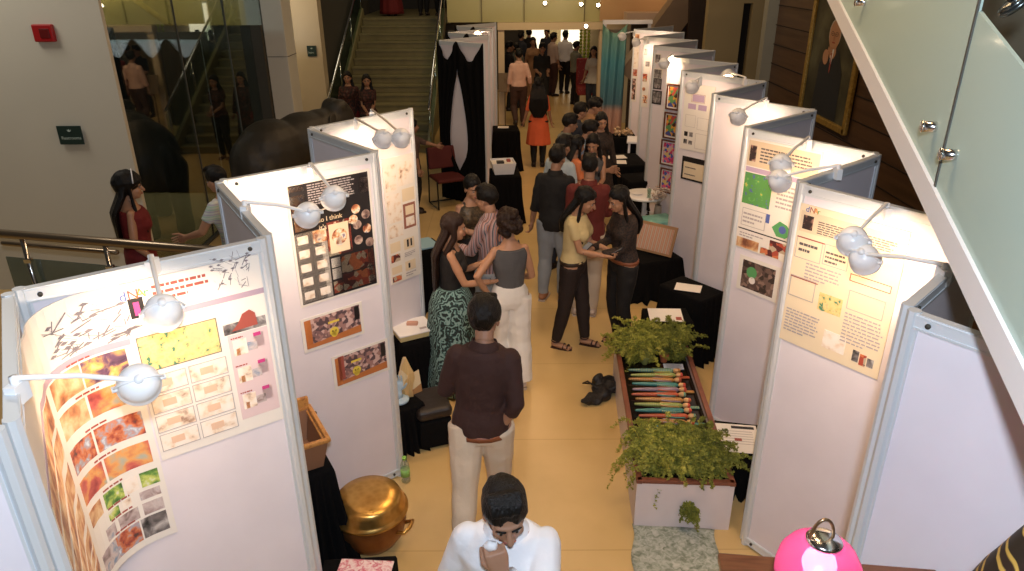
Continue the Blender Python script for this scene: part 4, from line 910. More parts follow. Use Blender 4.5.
# ---- elephant sculpture
ELE = mat('dark weathered bronze', (.035, .031, .023), .55, bump=.4, bscale=9)
def elephant(loc, rz, label):
    m = MB()
    m.ell((-.28, 0, 1.12), (.52, .42, .46)); m.ell((.25, 0, 1.18), (.55, .40, .42)); m.ell((-.62, 0, 1.0), (.28, .33, .40))
    m.ell((.86, 0, 1.38), (.27, .25, .31)); m.ell((.84, .09, 1.58), (.15, .13, .13)); m.ell((.84, -.09, 1.58), (.15, .13, .13))
    m.tube([(.55, 0, 1.28), (.8, 0, 1.35)], [.33, .25], 14)
    m.tube([(1.02, 0, 1.32), (1.17, 0, 1.05), (1.2, 0, .7), (1.18, 0, .4), (1.22, 0, .22), (1.32, 0, .18)], [.15, .12, .09, .07, .055, .045], 12, rnd=True)
    for x, y in ((-.58, .23), (-.55, -.23), (.42, .22), (.5, -.22)):
        m.tube([(x, y, .95), (x+.03, y, .55), (x-.02, y, .25), (x, y, .06)], [.19, .14, .115, .13], 14, rnd=True)
    m.tube([(-.86, 0, 1.15), (-.95, 0, .8), (-.93, 0, .5)], [.035, .025, .018], 8, rnd=True)
    b = remesh(m, .03, 4); root = b.obj('elephant_sculpture', ELE); root.location = loc; root.rotation_euler = (0, 0, rz); tag(root, label, 'sculpture')
    for s in (-1, 1):
        e = MB(); e.ell((.66, s*.28, 1.22), (.20, .035, .34), (R(s*14), 0, R(s*-28)), nu=20, nv=12); e.obj('ear', ELE, root)
        e = MB(); e.tube([(1.0, s*.13, 1.15), (1.15, s*.15, 1.02), (1.3, s*.14, 1.02)], [.035, .03, .012], 8, rnd=True); e.obj('tusk', mat('dull ivory', (.2, .17, .12), .5), root)
    return root
elephant((-3.12, 10.1, 0), R(50), 'life size dark bronze elephant calf before the glass wall')
# ---- railing at the left
r = empty('balustrade', (-3.9, 6.5, 0)); tag(r, 'thick steel handrail with glass below it, in front of red dress woman', 'railing')
A_ = P(-6, 233, 1.22); B_ = P(232, 252, 1.22); BR = mat('brown bronze tube', (.30, .23, .16), .28, .85)
o_ = Vector((-3.9, 6.5, 0))
g = MB(); g.tube([A_-o_, B_-o_], .042, 14, rnd=True); g.obj('handrail', BR, r)
d = (B_-A_); g = MB(); g.tube([A_-o_+Vector((0, .08, -.13)), A_+d*.5-o_+Vector((0, .08, -.13))], .025, 12, rnd=True); g.obj('handrail', BR, r)
for q in (.12, .48, .84):
    p = A_+d*q-o_; g = MB(); g.tube([p, p+Vector((.0, 0, -1.21))], .022, 8); g.rbox(p+Vector((0, 0, -.25)), (.07, .05, .05), .01); g.obj('post', CHROME, r)
g = MB(); p = A_-o_+Vector((0, .05, 0)); q = B_-o_+Vector((0, .05, 0)); u = [Vector((p.x, p.y, .05)), Vector((q.x, q.y, .05)), Vector((q.x, q.y, .96)), Vector((p.x, p.y, .96))]
g.add(u+[w+Vector((0, .014, 0)) for w in u], [(0, 1, 2, 3), (4, 7, 6, 5), (0, 4, 5, 1), (1, 5, 6, 2), (2, 6, 7, 3), (3, 7, 4, 0)]); g.obj('glass_panel', glassmat('grey green glass', (.5, .58, .55), .08, .6, .05, (.2, .26, .25)), r)
# alarm and signs on walls
q = P(45, 33, 2.8); tq = 7.79/ray(45, 33).y; q = CAMP+ray(45, 33)*tq
r = empty('fire_alarm', (q.x, 7.785, q.z)); tag(r, 'red square fire alarm box high on the grey wall', 'fire alarm'); g = MB(); g.rbox((0, -.01, 0), (.21, .05, .17), .012); g.obj('housing', mat('alarm red', (.35, .01, .012), .4), r); g = MB(); g.rbox((.02, -.038, 0), (.10, .01, .09), .004); g.obj('cover', mat('alarm dark red', (.12, .006, .006), .4), r)
def wall_sign(px, py, y, w, h, label, txt):
    q = CAMP+ray(px, py)*(y/ray(px, py).y); r = empty('wall_sign', (q.x, y-.002, q.z)); tag(r, label, 'sign')
    g = MB(); g.rbox((0, -.008, 0), (w, .016, h), .004); g.obj('plate', mat('dark green plate', (.015, .035, .03), .35), r)
    le = MB(); 
    for a in (-40, 0, 40): le.ell((math.sin(R(a))*.018, -.018, h*.2+math.cos(R(a))*.012), (.005, .002, .014), (0, R(a), 0))
    le.obj('leaf_emblem', mat('pale sign print', (.45, .55, .5), .5), r); letters(txt, h*.24, MATS['pale sign print'], r, -w*.38, -h*.22, -.018)
wall_sign(71, 135, 7.78, .26, .20, 'dark green sign with small leaf emblem on the grey wall', 'Restrooms')
wall_sign(312, 51, 14.74, .18, .2, 'small dark sign on the cream wall beside the column', 'Stairs')
# ---- right side: planter with wooden dolls
ZB = .37
f0 = P(637, 483, ZB); f1 = P(735, 486, ZB); b0 = P(634, 363, ZB); b1 = P(706, 345, ZB)
dl = (b1-f1); dl.z = 0; ax = (f1-f0); ax.z = 0; W = ax.length; ang = math.atan2(ax.y, ax.x); LEN = 1.92
dirL = Vector((-math.sin(ang), math.cos(ang), 0)); ctr = (f0+f1)/2+dirL*LEN/2; ctr.z = 0
r = empty('display_planter', ctr, ang); tag(r, 'long white walled planter box with brown rim holding ferns', 'planter')
g = MB(); t = .025
for s in (-1, 1): g.box((s*(W/2-t/2), 0, ZB/2), (t, LEN, ZB)); g.box((0, s*(LEN/2-t/2), ZB/2), (W-2*t, t, ZB))
g.obj('box_wall', ramped('white planter board', [(.70, .62, .62), (.76, .68, .68)], 4), r)
g = MB()
for s in (-1, 1): g.rbox((s*(W/2-.015), 0, ZB+.012), (.04, LEN+.02, .026), .005); g.rbox((0, s*(LEN/2-.015), ZB+.012), (W, .04, .026), .005)
g.obj('rim', ramped('dark red brown rim', [(.16, .05, .03), (.26, .09, .05)], 9, rough=.35), r)
g = MB(); g.box((0, 0, ZB-.07), (W-2*t, LEN-2*t, .02)); g.obj('tray', mat('glossy black tray', (.012, .008, .006), .12), r)
def PL(x, y, z): return ctr+Euler((0, 0, ang)).to_matrix() @ Vector((x, y, z))
zt_ = ZB-.058
# lying wooden dolls
dm = [ramped('doll paint %d' % i, cs, 26, 'bands', rough=.35) for i, cs in enumerate([(tuple(c_*.7 for c_ in a_), tuple(c_*.7 for c_ in b_), tuple(c_*.7 for c_ in d_)) for a_, b_, d_ in (
    [(.05, .25, .30), (.1, .45, .42), (.6, .5, .1)], [(.5, .5, .1), (.15, .35, .1), (.65, .6, .2)], [(.65, .25, .05), (.75, .5, .15), (.4, .1, .03)], [(.35, .2, .3), (.5, .42, .45), (.25, .15, .25)],
    [(.6, .06, .04), (.7, .25, .08), (.5, .05, .03)], [(.06, .3, .3), (.1, .4, .2), (.05, .2, .35)])])]
DH = mat('painted doll face', (.62, .36, .16), .4); DK = mat('painted doll turban', (.55, .07, .04), .4)
names = ['teal', 'yellow green', 'orange', 'mauve', 'red', 'blue green']
proto = {}
nd = 13
for i in range(nd):
    k = [0, 1, 2, 5, 3, 4, 2, 1, 5, 4, 2, 5, 2][i]; y = .55-.075*i
    if k not in proto:
        d_ = empty('wooden_doll', (0, 0, 0))
        g = MB(); g.tube([(-.20, 0, .0), (-.12, 0, 0), (0.02, 0, 0), (.07, 0, 0), (.10, 0, 0), (.115, 0, 0)], [.010, .016, .019, .023, .02, .009], 10, rnd=True); g.obj('body', dm[k], d_)
        g = MB(); g.ell((.138, 0, .003), (.024, .02, .02)); g.obj('head', DH, d_)
        g = MB(); g.ell((.155, 0, .002), (.015, .021, .021)); g.obj('turban', DK if k % 2 else dm[(k+2) % 6], d_)
        g = MB()
        for s in (-1, 1): g.tube([(.09, s*.02, 0), (.03, s*.027, .004), (-.03, s*.02, .008)], .006, 6, rnd=True)
        g.obj('arms', dm[(k+1) % 6], d_); proto[k] = d_; dd = d_
    else:
        s_ = proto[k]; dd = s_.copy(); COL.objects.link(dd)
        for ch in list(s_.children): c_2 = ch.copy(); COL.objects.link(c_2); c_2.parent = dd
    q = PL(.01+.014*math.sin(i*2.3), y, zt_+.024); dd.location = q; dd.rotation_euler = (0, 0, ang+R(2*math.sin(i*1.7))); dd.scale = (1.15, 1, 1)
    tag(dd, '%s painted wooden doll lying in the tray, number %s from the label card end' % (names[k], ['one', 'two', 'three', 'four', 'five', 'six', 'seven', 'eight', 'nine', 'ten', 'eleven', 'twelve', 'thirteen'][i]), 'doll', 'wooden dolls in the planter tray')
    if i % 3 == 1 and i < 11:
        g = MB(); g.rbox((0, 0, 0), (.1, .03, .012), .004); o = g.obj('painted_block', [dm[4], dm[2], dm[0], dm[5]][i//3 % 4]); o.location = PL(.22, y, zt_+.008); o.rotation_euler = (0, 0, ang); tag(o, '%s painted block lying beyond the doll heads' % ['red', 'orange', 'teal', 'blue'][i//3 % 4], 'block')
g = MB(); g.rbox((0, 0, .006), (.17, .075, .008), .002); 
o = g.obj('label_card', mat('pale blue grey card', (.45, .5, .6), .5)); q = PL(.16, .63, zt_+.012); o.location = q; o.rotation_euler = (R(8), 0, ang); tag(o, 'pale blue label card above the rows of dolls', 'card')
g = MB()
for q_ in range(5): g.box((0, .024-.012*q_, .0115), (.14-.02*(q_ % 2), .003, .001))
o2 = g.obj('print', INK, o)
for i, (px, py, ln, m_, hh) in enumerate(((645, 358, 'green rimmed clay pot holding a fern stem', mat('olive clay', (.3, .33, .1), .6), .07), (664, 356, 'small red and orange clay pot beside the label card', mat('terracotta', (.55, .16, .07), .6), .07))):
    q = P(px, py, ZB); r2 = empty('clay_pot', (q.x, q.y, zt_)); tag(r2, ln, 'pot'); g = MB(); g.lathe([(.022, 0), (.028, .01), (.038, .06), (.042, .065), (.042, .08), (.036, .08), (.034, .06), (.01, .055)], n=20); g.obj('body', m_, r2)
# ferns
FERN = [ramped('fern green', [(.09, .11, .015), (.24, .25, .035), (.36, .36, .06)], 9, rough=.7), ramped('fern yellow green', [(.16, .18, .02), (.36, .36, .05), (.50, .46, .09)], 9, rough=.7)]
def fern(loc, n, rad_, ht, label, seed=1, droop=None, m=0, squash=(1, 1)):
    rnd = random.Random(seed); g = MB(); st_ = MB()
    for i in range(n):
        a = rnd.uniform(0, 2*math.pi); rr = rad_*rnd.uniform(.3, 1); h = ht*rnd.uniform(.5, 1.1)
        b0_ = Vector((rnd.uniform(-.35, .35)*rad_*squash[0], rnd.uniform(-.35, .35)*rad_*squash[1], 0)); e = Vector((math.cos(a)*rr*squash[0], math.sin(a)*rr*squash[1], 0))
        dr = (droop(a, rnd) if droop else 0)
        if dr: e *= 1.05
        pts = []
        K = 9
        for k in range(K+1):
            q = k/K; pts.append(b0_+e*q+Vector((0, 0, h*math.sin(min(1.0, q*1.15)*math.pi*.62)-dr*max(0, q-.45)**1.4*2.2)))
        st_.tube(pts[:7], .0022, 4)
        for k in range(1, K+1):
            for w in range(10):
                p = pts[k-1]+(pts[k]-pts[k-1])*rnd.random(); v = Vector((rnd.uniform(-1, 1), rnd.uniform(-1, 1), rnd.uniform(-.5, .9))).normalized()*rnd.uniform(.015, .034)*(1.15-.4*k/K)*1.15
                u_ = v.cross(Vector((rnd.uniform(-1, 1), rnd.uniform(-1, 1), rnd.uniform(-1, 1)))).normalized()*.0034
                c5 = p+v*.6; g.add([p-u_, p+v, p+u_, c5+u_*2.2+v*.15, c5-u_*2.2+v*.15], [(0, 2, 1), (0, 3, 4)])
                v2 = v.cross(Vector((0, 0, 1)))*.6; g.add([p+v*.4, p+v*.4+v2+u_, p+v*.4+v2-u_], [(0, 1, 2)])
    o = g.obj('foliage', FERN[m]); root = empty('fern', loc); o.parent = root; st_.obj('stems', mat('fern stem', (.12, .13, .04), .7), root); tag(root, label, 'fern', 'ferns in the planter'); return root
dleft = lambda a, rnd: (.30*rnd.uniform(.4, 1) if math.cos(a) < -.55 else .06)
fern(PL(-.12, .80, ZB-.05), 170, .31, .27, 'bushy fern at the back end of the planter, left half', 1, lambda a, r_: (.2*r_.random() if math.cos(a) < -.6 else 0), 1)
fern(PL(.17, .84, ZB-.05), 130, .26, .27, 'bushy fern at the back end of the planter, right half', 2, None, 0)
fern(PL(-.14, -.70, ZB-.05), 190, .29, .25, 'trailing fern spilling over the left side of the planter front', 3, dleft, 1)
fern(PL(.14, -.72, ZB-.05), 140, .27, .22, 'dense dark fern at the right front corner of the planter', 4, lambda a, r_: .1 if math.sin(a) < -.8 else 0, 0)
fern(PL(.06, -.50, ZB-.05), 50, .20, .16, 'small fern half covering the nearest dolls', 5, None, 0)
# hanging sprig on the front
fern(PL(.06, -LEN/2-.03, .12), 14, .09, .12, 'sparse sprig hanging on the white front of the planter', 6, lambda a, r_: .1, 0)
# gravel-printed runner on the floor
NET = ramped('grey green net fabric', [(.16, .19, .13), (.34, .37, .30), (.52, .53, .47)], 30, distort=3, rough=.85)
g = MB(); a0, a1, a2, a3 = P(632, 524, .006), P(715, 530, .006), P(722, 590, .006), P(634, 590, .006)
n = 16
for i in range(n):
    for j in range(n):
        pass
vs = []
for i in range(n+1):
    for j in range(n+1):
        u, v = i/n, j/n; p = (a0*(1-u)+a1*u)*(1-v)+(a3*(1-u)+a2*u)*v; vs.append(p+Vector((.012*math.sin(v*9+i), 0, .006+.005*math.sin(u*14)*math.sin(v*11))))
g.add(vs, [(i*(n+1)+j, i*(n+1)+j+1, (i+1)*(n+1)+j+1, (i+1)*(n+1)+j) for i in range(n) for j in range(n)], 0, True); o = g.obj('net_cloth', NET); tag(o, 'grey green netting cloth on the floor before the planter', 'cloth'); q = o.modifiers.new('s', 'SOLIDIFY'); q.thickness = .004
g = MB(); a0, a1, a2, a3 = P(618, 372, .006), P(634, 372, .006), P(634, 432, .006), P(625, 432, .006); vs = []
for i in range(7):
    for j in range(17):
        u, v = i/6, j/16; p = (a0*(1-u)+a1*u)*(1-v)+(a3*(1-u)+a2*u)*v; vs.append(p+Vector((.015*math.sin(v*12), 0, .004*math.sin(u*9+v*14)+.005)))
g.add(vs, [(i*17+j, i*17+j+1, (i+1)*17+j+1, (i+1)*17+j) for i in range(6) for j in range(16)], 0, True); o = g.obj('net_cloth', NET); tag(o, 'narrow strip of netting cloth along the left side of planter', 'cloth'); q = o.modifiers.new('s', 'SOLIDIFY'); q.thickness = .004
# black bag on floor
c = P(602, 392, .03); g = MB(); rnd = random.Random(3)
m = MB(); m.ell((0.04, .1, .05), (.13, .12, .06)); m.ell((.0, -.02, .05), (.10, .10, .06)); m.ell((-.09, -.13, .04), (.12, .07, .045), (0, 0, R(20))); m.ell((.10, .02, .08), (.06, .1, .05)); m.ell((-.02, .1, .1), (.05, .05, .05))
b = remesh(m, .014, 2); b.v = [tuple(Vector(v)+Vector(noise.noise_vector(Vector(v)*14))*.03) for v in b.v]; b.v = [(x, y, max(z, .004)) for x, y, z in b.v]
o = b.obj('black_bag', mat('black nylon', (.012, .011, .012), .55, bump=.4)); o.location = (c.x, c.y, 0); tag(o, 'crumpled black cloth bag lying on the floor by the fern', 'bag')
h = MB(); h.tube([(-.05, -.05, .1), (-.13, .02, .13), (-.16, .1, .06), (-.08, .14, .03)], .008, 6, rnd=True); h.obj('strap', MATS['black nylon'], o)
# white leaflets and tables between right panels
c = P(738, 437, .40); o, _ = cloth_table(0, 0, .34, .40, .38, R(-12), 'low black draped table beside the planter under the leaflet', at=Vector((c.x+.02, c.y+.01, 0)), flare=.01)
g = MB(); g.rbox((0, 0, .002), (.30, .34, .004), .001)
g.box((.05, .13, .005), (.16, .03, .002), mi=1); g.box((.0, -.02, .005), (.05, .03, .002), mi=2)
for q_ in range(6): g.box((0, .08-.03*q_, .005), (.22, .004, .001), mi=3)
o = g.obj('leaflet', [PAPER, PBLACK, REDI, GREYI]); o.location = (c.x, c.y, .388); o.rotation_euler = (0, 0, R(-8)); tag(o, 'white printed leaflet sheet on low table right of the planter', 'leaflet')
c = P(668, 312, .62); o, _ = cloth_table(0, 0, .40, .30, .58, R(0), 'black draped table just behind the back fern', at=Vector((c.x, c.y+.02, 0)))
g = MB(); g.rbox((0, 0, .002), (.30, .22, .004), .001); g.box((.11, -.06, .005), (.05, .05, .002), mi=1); o = g.obj('white_sheet', [PAPER, REDI]); o.location = (c.x-.02, c.y, .588); o.rotation_euler = (R(6), 0, R(-3)); tag(o, 'white paper sheet with a small red stamp behind the back fern', 'paper')
c = P(690, 286, .70); o, _ = cloth_table(0, 0, .34, .50, .68, R(38), 'tall black draped table against the third right row panel', at=Vector((c.x+.02, c.y, 0)))
g = MB(); g.rbox((0, 0, .002), (.24, .17, .004), .001); o = g.obj('white_sheet', PAPER); o.location = (c.x-.02, c.y-.02, .690); o.rotation_euler = (0, 0, R(-20)); tag(o, 'blank white sheet on the tall black table by the panel', 'paper')
# black covered seat
c = P(652, 252, .48); o, _ = cloth_table(0, 0, .52, .46, .46, R(20), 'wide black covered table behind the lace top woman', at=c, ripple=.03, flare=.06)
r = empty('leaning_picture', (c.x+.02, c.y+.02, .47), R(-38)); tag(r, 'framed striped red and cream painting leaning on black table', 'picture')
g = MB(); g.rbox((0, 0, .17), (.50, .02, .34), .004, rot=(R(-22), 0, 0)); g.obj('frame', mat('tan frame', (.35, .2, .1), .5), r)
g = MB(); g.box((0, -.012, .17), (.44, .006, .28), (R(-22), 0, 0)); g.obj('canvas', ramped('striped painting', [(.5, .42, .32), (.42, .38, .32), (.6, .1, .04), (.5, .42, .32)], 7, 'bands', distort=.3), r)
# round white tables
def round_table(px, py, h, rr, label):
    c = P(px, py, h); r = empty('round_table', (c.x, c.y, 0)); tag(r, label, 'table', 'white tables of the right booths')
    g = MB(); g.lathe([(.01, h-.03), (rr-.01, h-.03), (rr, h-.02), (rr, h-.004), (rr-.008, h), (.01, h)], n=40); g.obj('tabletop', WHITEP, r)
    g = MB(); g.lathe([(.2, 0), (.2, .02), (.03, .04), (.028, h-.03)], n=20); g.obj('pedestal', ALU, r); return c
c = round_table(645, 194, .78, .27, 'round white table top beside the dried flowers')
TEAL = ramped('teal sheer cloth', [(.10, .32, .30), (.18, .45, .42), (.3, .58, .54)], 6, rough=.5)
o, _ = cloth_table(0, 0, .36, .30, .60, R(20), 'teal sheer cloth draped over a low table below the round table', m=TEAL, at=Vector((c.x+.12, c.y-.42, 0)), group=None, ripple=.05, flare=.07)
g = MB(); g.lathe([(.01, 0), (.06, .003), (.075, .012), (.07, .012), (.01, .006)], n=20); o = g.obj('plate', WHITEP); o.location = (c.x-.1, c.y, .782); tag(o, 'shallow white plate on the round white table', 'plate')
g = MB(); g.lathe([(.025, 0), (.022, .06), (.027, .11), (.024, .11), (.02, .06), (.01, .01)], n=16); o = g.obj('glass_tumbler', CLEAR); o.location = (c.x+.02, c.y-.16, .782); tag(o, 'clear tumbler at the near rim of the round table', 'glass')
# dried flowers
c = P(651, 196, .85); r = empty('dried_flowers', (c.x+.12, c.y+.10, .0)); tag(r, 'bunch of pale dried flowers beside the framed paintings', 'flowers')
g = MB(); g.lathe([(.06, 0), (.07, .3), (.05, .6), (.04, .7), (.03, .7), (.03, .5)], n=16); g.obj('vase', mat('grey stoneware', (.22, .2, .18), .6), r)
g = MB(); rnd = random.Random(4)
for i in range(26):
    a = rnd.uniform(0, 6.3); rr = rnd.uniform(.02, .13); p = Vector((math.cos(a)*rr, math.sin(a)*rr, .85+rnd.uniform(-.08, .1)))
    for k in range(6): g.ell(p+Vector((math.cos(k)*.014, math.sin(k)*.014, 0)), (.012, .012, .01), nu=6, nv=5)
    g.tube([(0, 0, .68), p], .003, 4)
g.obj('blooms', ramped('dried petals', [(.16, .1, .08), (.5, .4, .34), (.66, .56, .48)], 20), r)
c = P(643, 139, .80); r = empty('white_table', (c.x, c.y, 0), R(-10)); tag(r, 'square white table with a tan tray beside the third woman group', 'table')
g = MB(); g.rbox((0, 0, .78), (.52, .42, .04), .008); g.obj('tabletop', WHITEP, r)
for sx in (-1, 1):
    for sy in (-1, 1): g = MB(); g.box((sx*.22, sy*.17, .38), (.035, .035, .76)); g.obj('leg', WHITEP, r)
g = MB(); g.rbox((0, 0, .008), (.16, .1, .016), .003); o = g.obj('tan_tray', mat('tan card', (.6, .36, .14), .6)); o.location = (c.x+.05, c.y, .801); tag(o, 'flat tan tray on the square white table', 'tray')
c = P(622, 158, .62); o, _ = cloth_table(0, 0, .55, .8, .60, R(5), 'black draped table with open white papers behind the tank top woman', at=Vector((c.x+.05, c.y, 0)))
for i, (dx, dy, rz) in enumerate(((-.08, .12, 8), (-.12, -.2, -5))):
    g = MB(); g.rbox((0, 0, .002), (.32, .22, .004), .001); o = g.obj('open_paper', PAPER); o.location = (c.x+dx, c.y+dy, .606); o.rotation_euler = (0, 0, R(rz)); tag(o, ['farther open white paper on the black table behind tank top woman', 'nearer open white paper on the black table behind tank top woman'][i], 'paper')
c = P(640, 175, .55); o, _ = cloth_table(0, 0, .5, .5, .52, R(15), 'black draped table between the white square and round tables', at=Vector((c.x, c.y, 0)), ripple=.04)
c = P(624, 132, .8); g = MB(); rnd = random.Random(9)
for i in range(40):
    p = Vector((rnd.uniform(-.16, .16), rnd.uniform(-.12, .12), rnd.uniform(0, .08))); g.ell(p, rnd.uniform(.02, .035), nu=7, nv=5)
o = g.obj('dried_garland', ramped('dried brown flowers', [(.12, .07, .04), (.4, .27, .15), (.55, .4, .25)], 22)); o.location = (c.x, c.y, .77); tag(o, 'heap of brown dried blossoms left of the square white table', 'flowers'); cloth_table(0, 0, .4, .34, .74, 0, 'black draped table under the brown dried blossoms', at=Vector((c.x, c.y, 0)))
# cable
g = MB(); pts = [P(*q, .01) for q in ((638, 283), (632, 288), (636, 293), (650, 292), (662, 288), (668, 289))]; 
o0 = pts[0].copy(); g.tube([p-o0 for p in pts], .007, 6, rnd=True); o = g.obj('power_cable', mat('black cable', (.02, .015, .012), .5)); o.location = o0; tag(o, 'thin black cable looping on the floor below the black table', 'cable')
# white beam with hanging saree
ba, bb = P(603, 22, 2.66), P(660, 24, 2.66); yb = 13.9; ba = CAMP+ray(603, 22)*(yb/ray(603, 22).y); bb = CAMP+ray(652, 22)*(yb/ray(652, 22).y)
g = MB(); g.box(((ba.x+bb.x)/2, yb, ba.z), (bb.x-ba.x, .12, .07)); 
for x in (ba.x+.04, bb.x-.04): g.box((x, yb, ba.z/2), (.05, .05, ba.z))
o = g.obj('cloth_frame', WHITEP); tag(o, 'white goal shaped frame from which the teal saree hangs', 'frame')
sa = CAMP+ray(603, 26)*((yb-.12)/ray(603, 26).y); sb_ = CAMP+ray(627, 30)*((yb-.12)/ray(627, 30).y)
g = MB(); vs = []; nu, nv = 26, 18; zt2 = ba.z-.02
for i in range(nu+1):
    for j in range(nv+1):
        u, v = i/nu, j/nv; vs.append((sa.x+(sb_.x-sa.x)*u, yb-.12+.03*math.sin(u*18+v*3), zt2-.16*math.sin(math.pi*u)*(1-v)-(zt2-.12)*v))
g.add(vs, [(i*(nv+1)+j, i*(nv+1)+j+1, (i+1)*(nv+1)+j+1, (i+1)*(nv+1)+j) for i in range(nu) for j in range(nv)], 0, True)
m = ramped('teal and rose saree', [(.42, .20, .12), (.40, .25, .20), (.05, .13, .17), (.05, .20, .24), (.14, .28, .20)], 1, 'noise', stops=[.0, .36, .41, .7, .95]); nt = m.node_tree
# drive the ramp by height so the lower part is rose coloured cloth and the upper part teal
tc = nt.nodes.new('ShaderNodeTexCoord'); sx = nt.nodes.new('ShaderNodeSeparateXYZ'); ml = nt.nodes.new('ShaderNodeMath'); ml.operation = 'DIVIDE'; ml.inputs[1].default_value = 2.6
rp = [n_ for n_ in nt.nodes if n_.type == 'VALTORGB'][0]; nt.links.new(tc.outputs['Object'], sx.inputs[0]); nt.links.new(sx.outputs['Z'], ml.inputs[0]); nt.links.new(ml.outputs[0], rp.inputs[0])
o = g.obj('hanging_saree', m); tag(o, 'teal saree with rose lower half hanging at the far right booth', 'saree'); q = o.modifiers.new('s', 'SOLIDIFY'); q.thickness = .006
# ---- things beyond the doorway
LIT = mat('lit white display wall', (.9, .85, .7), .5, emis=(1, .86, .6), estr=1.5)
for x0, x1, lab in ((531, 547, 'glowing white light panel in the lobby, left of the garland'), (561, 580, 'glowing cream light panel in the lobby beside the garland')):
    a = CAMP+ray(x0, 30)*(25.5/ray(x0, 30).y); b = CAMP+ray(x1, 58)*(25.5/ray(x1, 58).y); r = empty('light_box', ((a.x+b.x)/2, 25.5, 1.35)); tag(r, lab, 'light panel', 'lobby light panels')
    g = MB(); g.box((0, 0, .25), (abs(b.x-a.x), .06, 1.5)); g.obj('screen', LIT, r); g = MB(); g.box((0, 0, -.52), (abs(b.x-a.x)+.06, .1, .05)); g.box((0, 0, 1.02), (abs(b.x-a.x)+.06, .1, .05)); g.obj('frame', ALU, r)
a = CAMP+ray(585, 30)*(23/ray(585, 30).y); g = MB()
for k in range(3):
    for i in range(24): g.ell(((k-1)*.12, 0, 2.2-.095*i), (.05, .05, .05), nu=7, nv=5)
o = g.obj('leaf_garland', ramped('green and yellow blossoms', [(.08, .25, .03), (.45, .5, .05), (.1, .3, .05)], 14)); o.location = (a.x, 23, 0); tag(o, 'green and yellow garland curtain hanging in the lobby', 'garland')
c = P(587, 85, 0); c = Vector((CAMP+ray(587, 66)*(19.3/ray(587, 66).y))); r = empty('red_armchair', (c.x, 19.3, 0)); tag(r, 'red dotted upholstered seat in the lobby by the right jamb', 'chair')
RDOT = ramped('red dotted cloth', [(.6, .3, .2), (.28, .02, .02)], 24, 'voronoi', stops=[.1, .25])
g = MB(); g.rbox((0, 0, .45), (.5, .5, .2), .05, seg=3); g.obj('seat', RDOT, r); g = MB(); g.rbox((0, .25, .85), (.5, .1, .75), .04, seg=3); g.obj('backrest', RDOT, r)
for sx in (-1, 1):
    for sy in (-1, 1): g = MB(); g.tube([(sx*.2, sy*.2, .36), (sx*.2, sy*.2, 0)], .02, 8); g.obj('leg', FRM, r)
# ---- portrait on plank wall
q0 = ray(829, 5); yt = WRX-.03; 
def onwall(px, py): d = ray(px, py); return CAMP+d*((WRX-.03)/d.x)
u = onwall(801, 106); v = onwall(842, 137); far_y = u.y; near_y = v.y-.12; zb_ = (u.z+v.z)/2-.02
r = empty('framed_portrait', (WRX-.03, (far_y+near_y)/2, zb_), R(-90)); tag(r, 'gold framed oil portrait of a bald man on the plank wall', 'painting')
PW, PH_ = far_y-near_y, 1.75
GOLDF = ramped('gilt frame', [(.30, .19, .04), (.50, .34, .09)], 30, rough=.4, metal=.4)
g = MB()
for s in (-1, 1): g.rbox((s*(PW/2-.04), -.02, PH_/2), (.09, .06, PH_), .015); g.rbox((0, -.02, .04 if s < 0 else PH_-.04), (PW, .06, .09), .015)
g.obj('frame', GOLDF, r)
g = MB(); g.box((0, -.005, PH_/2), (PW-.14, .015, PH_-.14)); g.obj('canvas', ramped('dark olive portrait ground', [(.02, .02, .012), (.06, .06, .035), (.15, .15, .09)], 1.6), r)
g = MB(); zc = 1.28; SKP = mat('painted skin', (.50, .27, .16), .6); SUI = mat('painted suit', (.02, .025, .03), .6); HRP = mat('painted white hair', (.5, .45, .38), .6)
g.add([(-.42, -.016, .1), (.42, -.016, .1), (.40, -.016, .7), (.2, -.016, .98), (-.16, -.016, .98), (-.36, -.016, .75)], [(0, 1, 2, 3, 4, 5)], 0)
def disc(x, z, rx, rz, y, mi, a=0, K=1.3):
    x *= K; rx *= K; z = .62+(z-.62)*.92; g.add([(x+rx*math.cos(t_)*math.cos(a)-rz*math.sin(t_)*math.sin(a), y, z+rx*math.cos(t_)*math.sin(a)+rz*math.sin(t_)*math.cos(a)) for t_ in [2*math.pi*i/22 for i in range(22)]], [tuple(range(22))], mi)
disc(.0, 1.22, .145, .19, -.017, 3); disc(0, 1.2, .13, .19, -.018, 1); disc(0, .98, .09, .1, -.0175, 1); g.add([(-.06, -.019, .98), (.06, -.019, .98), (0, -.019, .7)], [(0, 1, 2)], 2); g.add([(-.012, -.02, .93), (.014, -.02, .93), (.02, -.02, .72), (0, -.02, .66), (-.02, -.02, .72)], [(0, 1, 2, 3, 4)], 4)
disc(-.14, .88, .07, .10, -.021, 1, .5)
for i in range(4): disc(-.10+.03*i, .98, .014, .06, -.022, 1, -.3)
for s in (-1, 1): disc(s*.05, 1.22, .038, .028, -.022, 5); disc(s*.05, 1.22, .031, .022, -.0225, 1); disc(s*.05, 1.22, .010, .008, -.023, 5)
disc(0, 1.17, .018, .05, -.0222, 6); disc(0, 1.10, .04, .010, -.0222, 4)
g.obj('figure', [SUI, SKP, WHITEP, HRP, REDI, PBLACK, mat('painted nose shade', (.42, .21, .12), .6)], r)
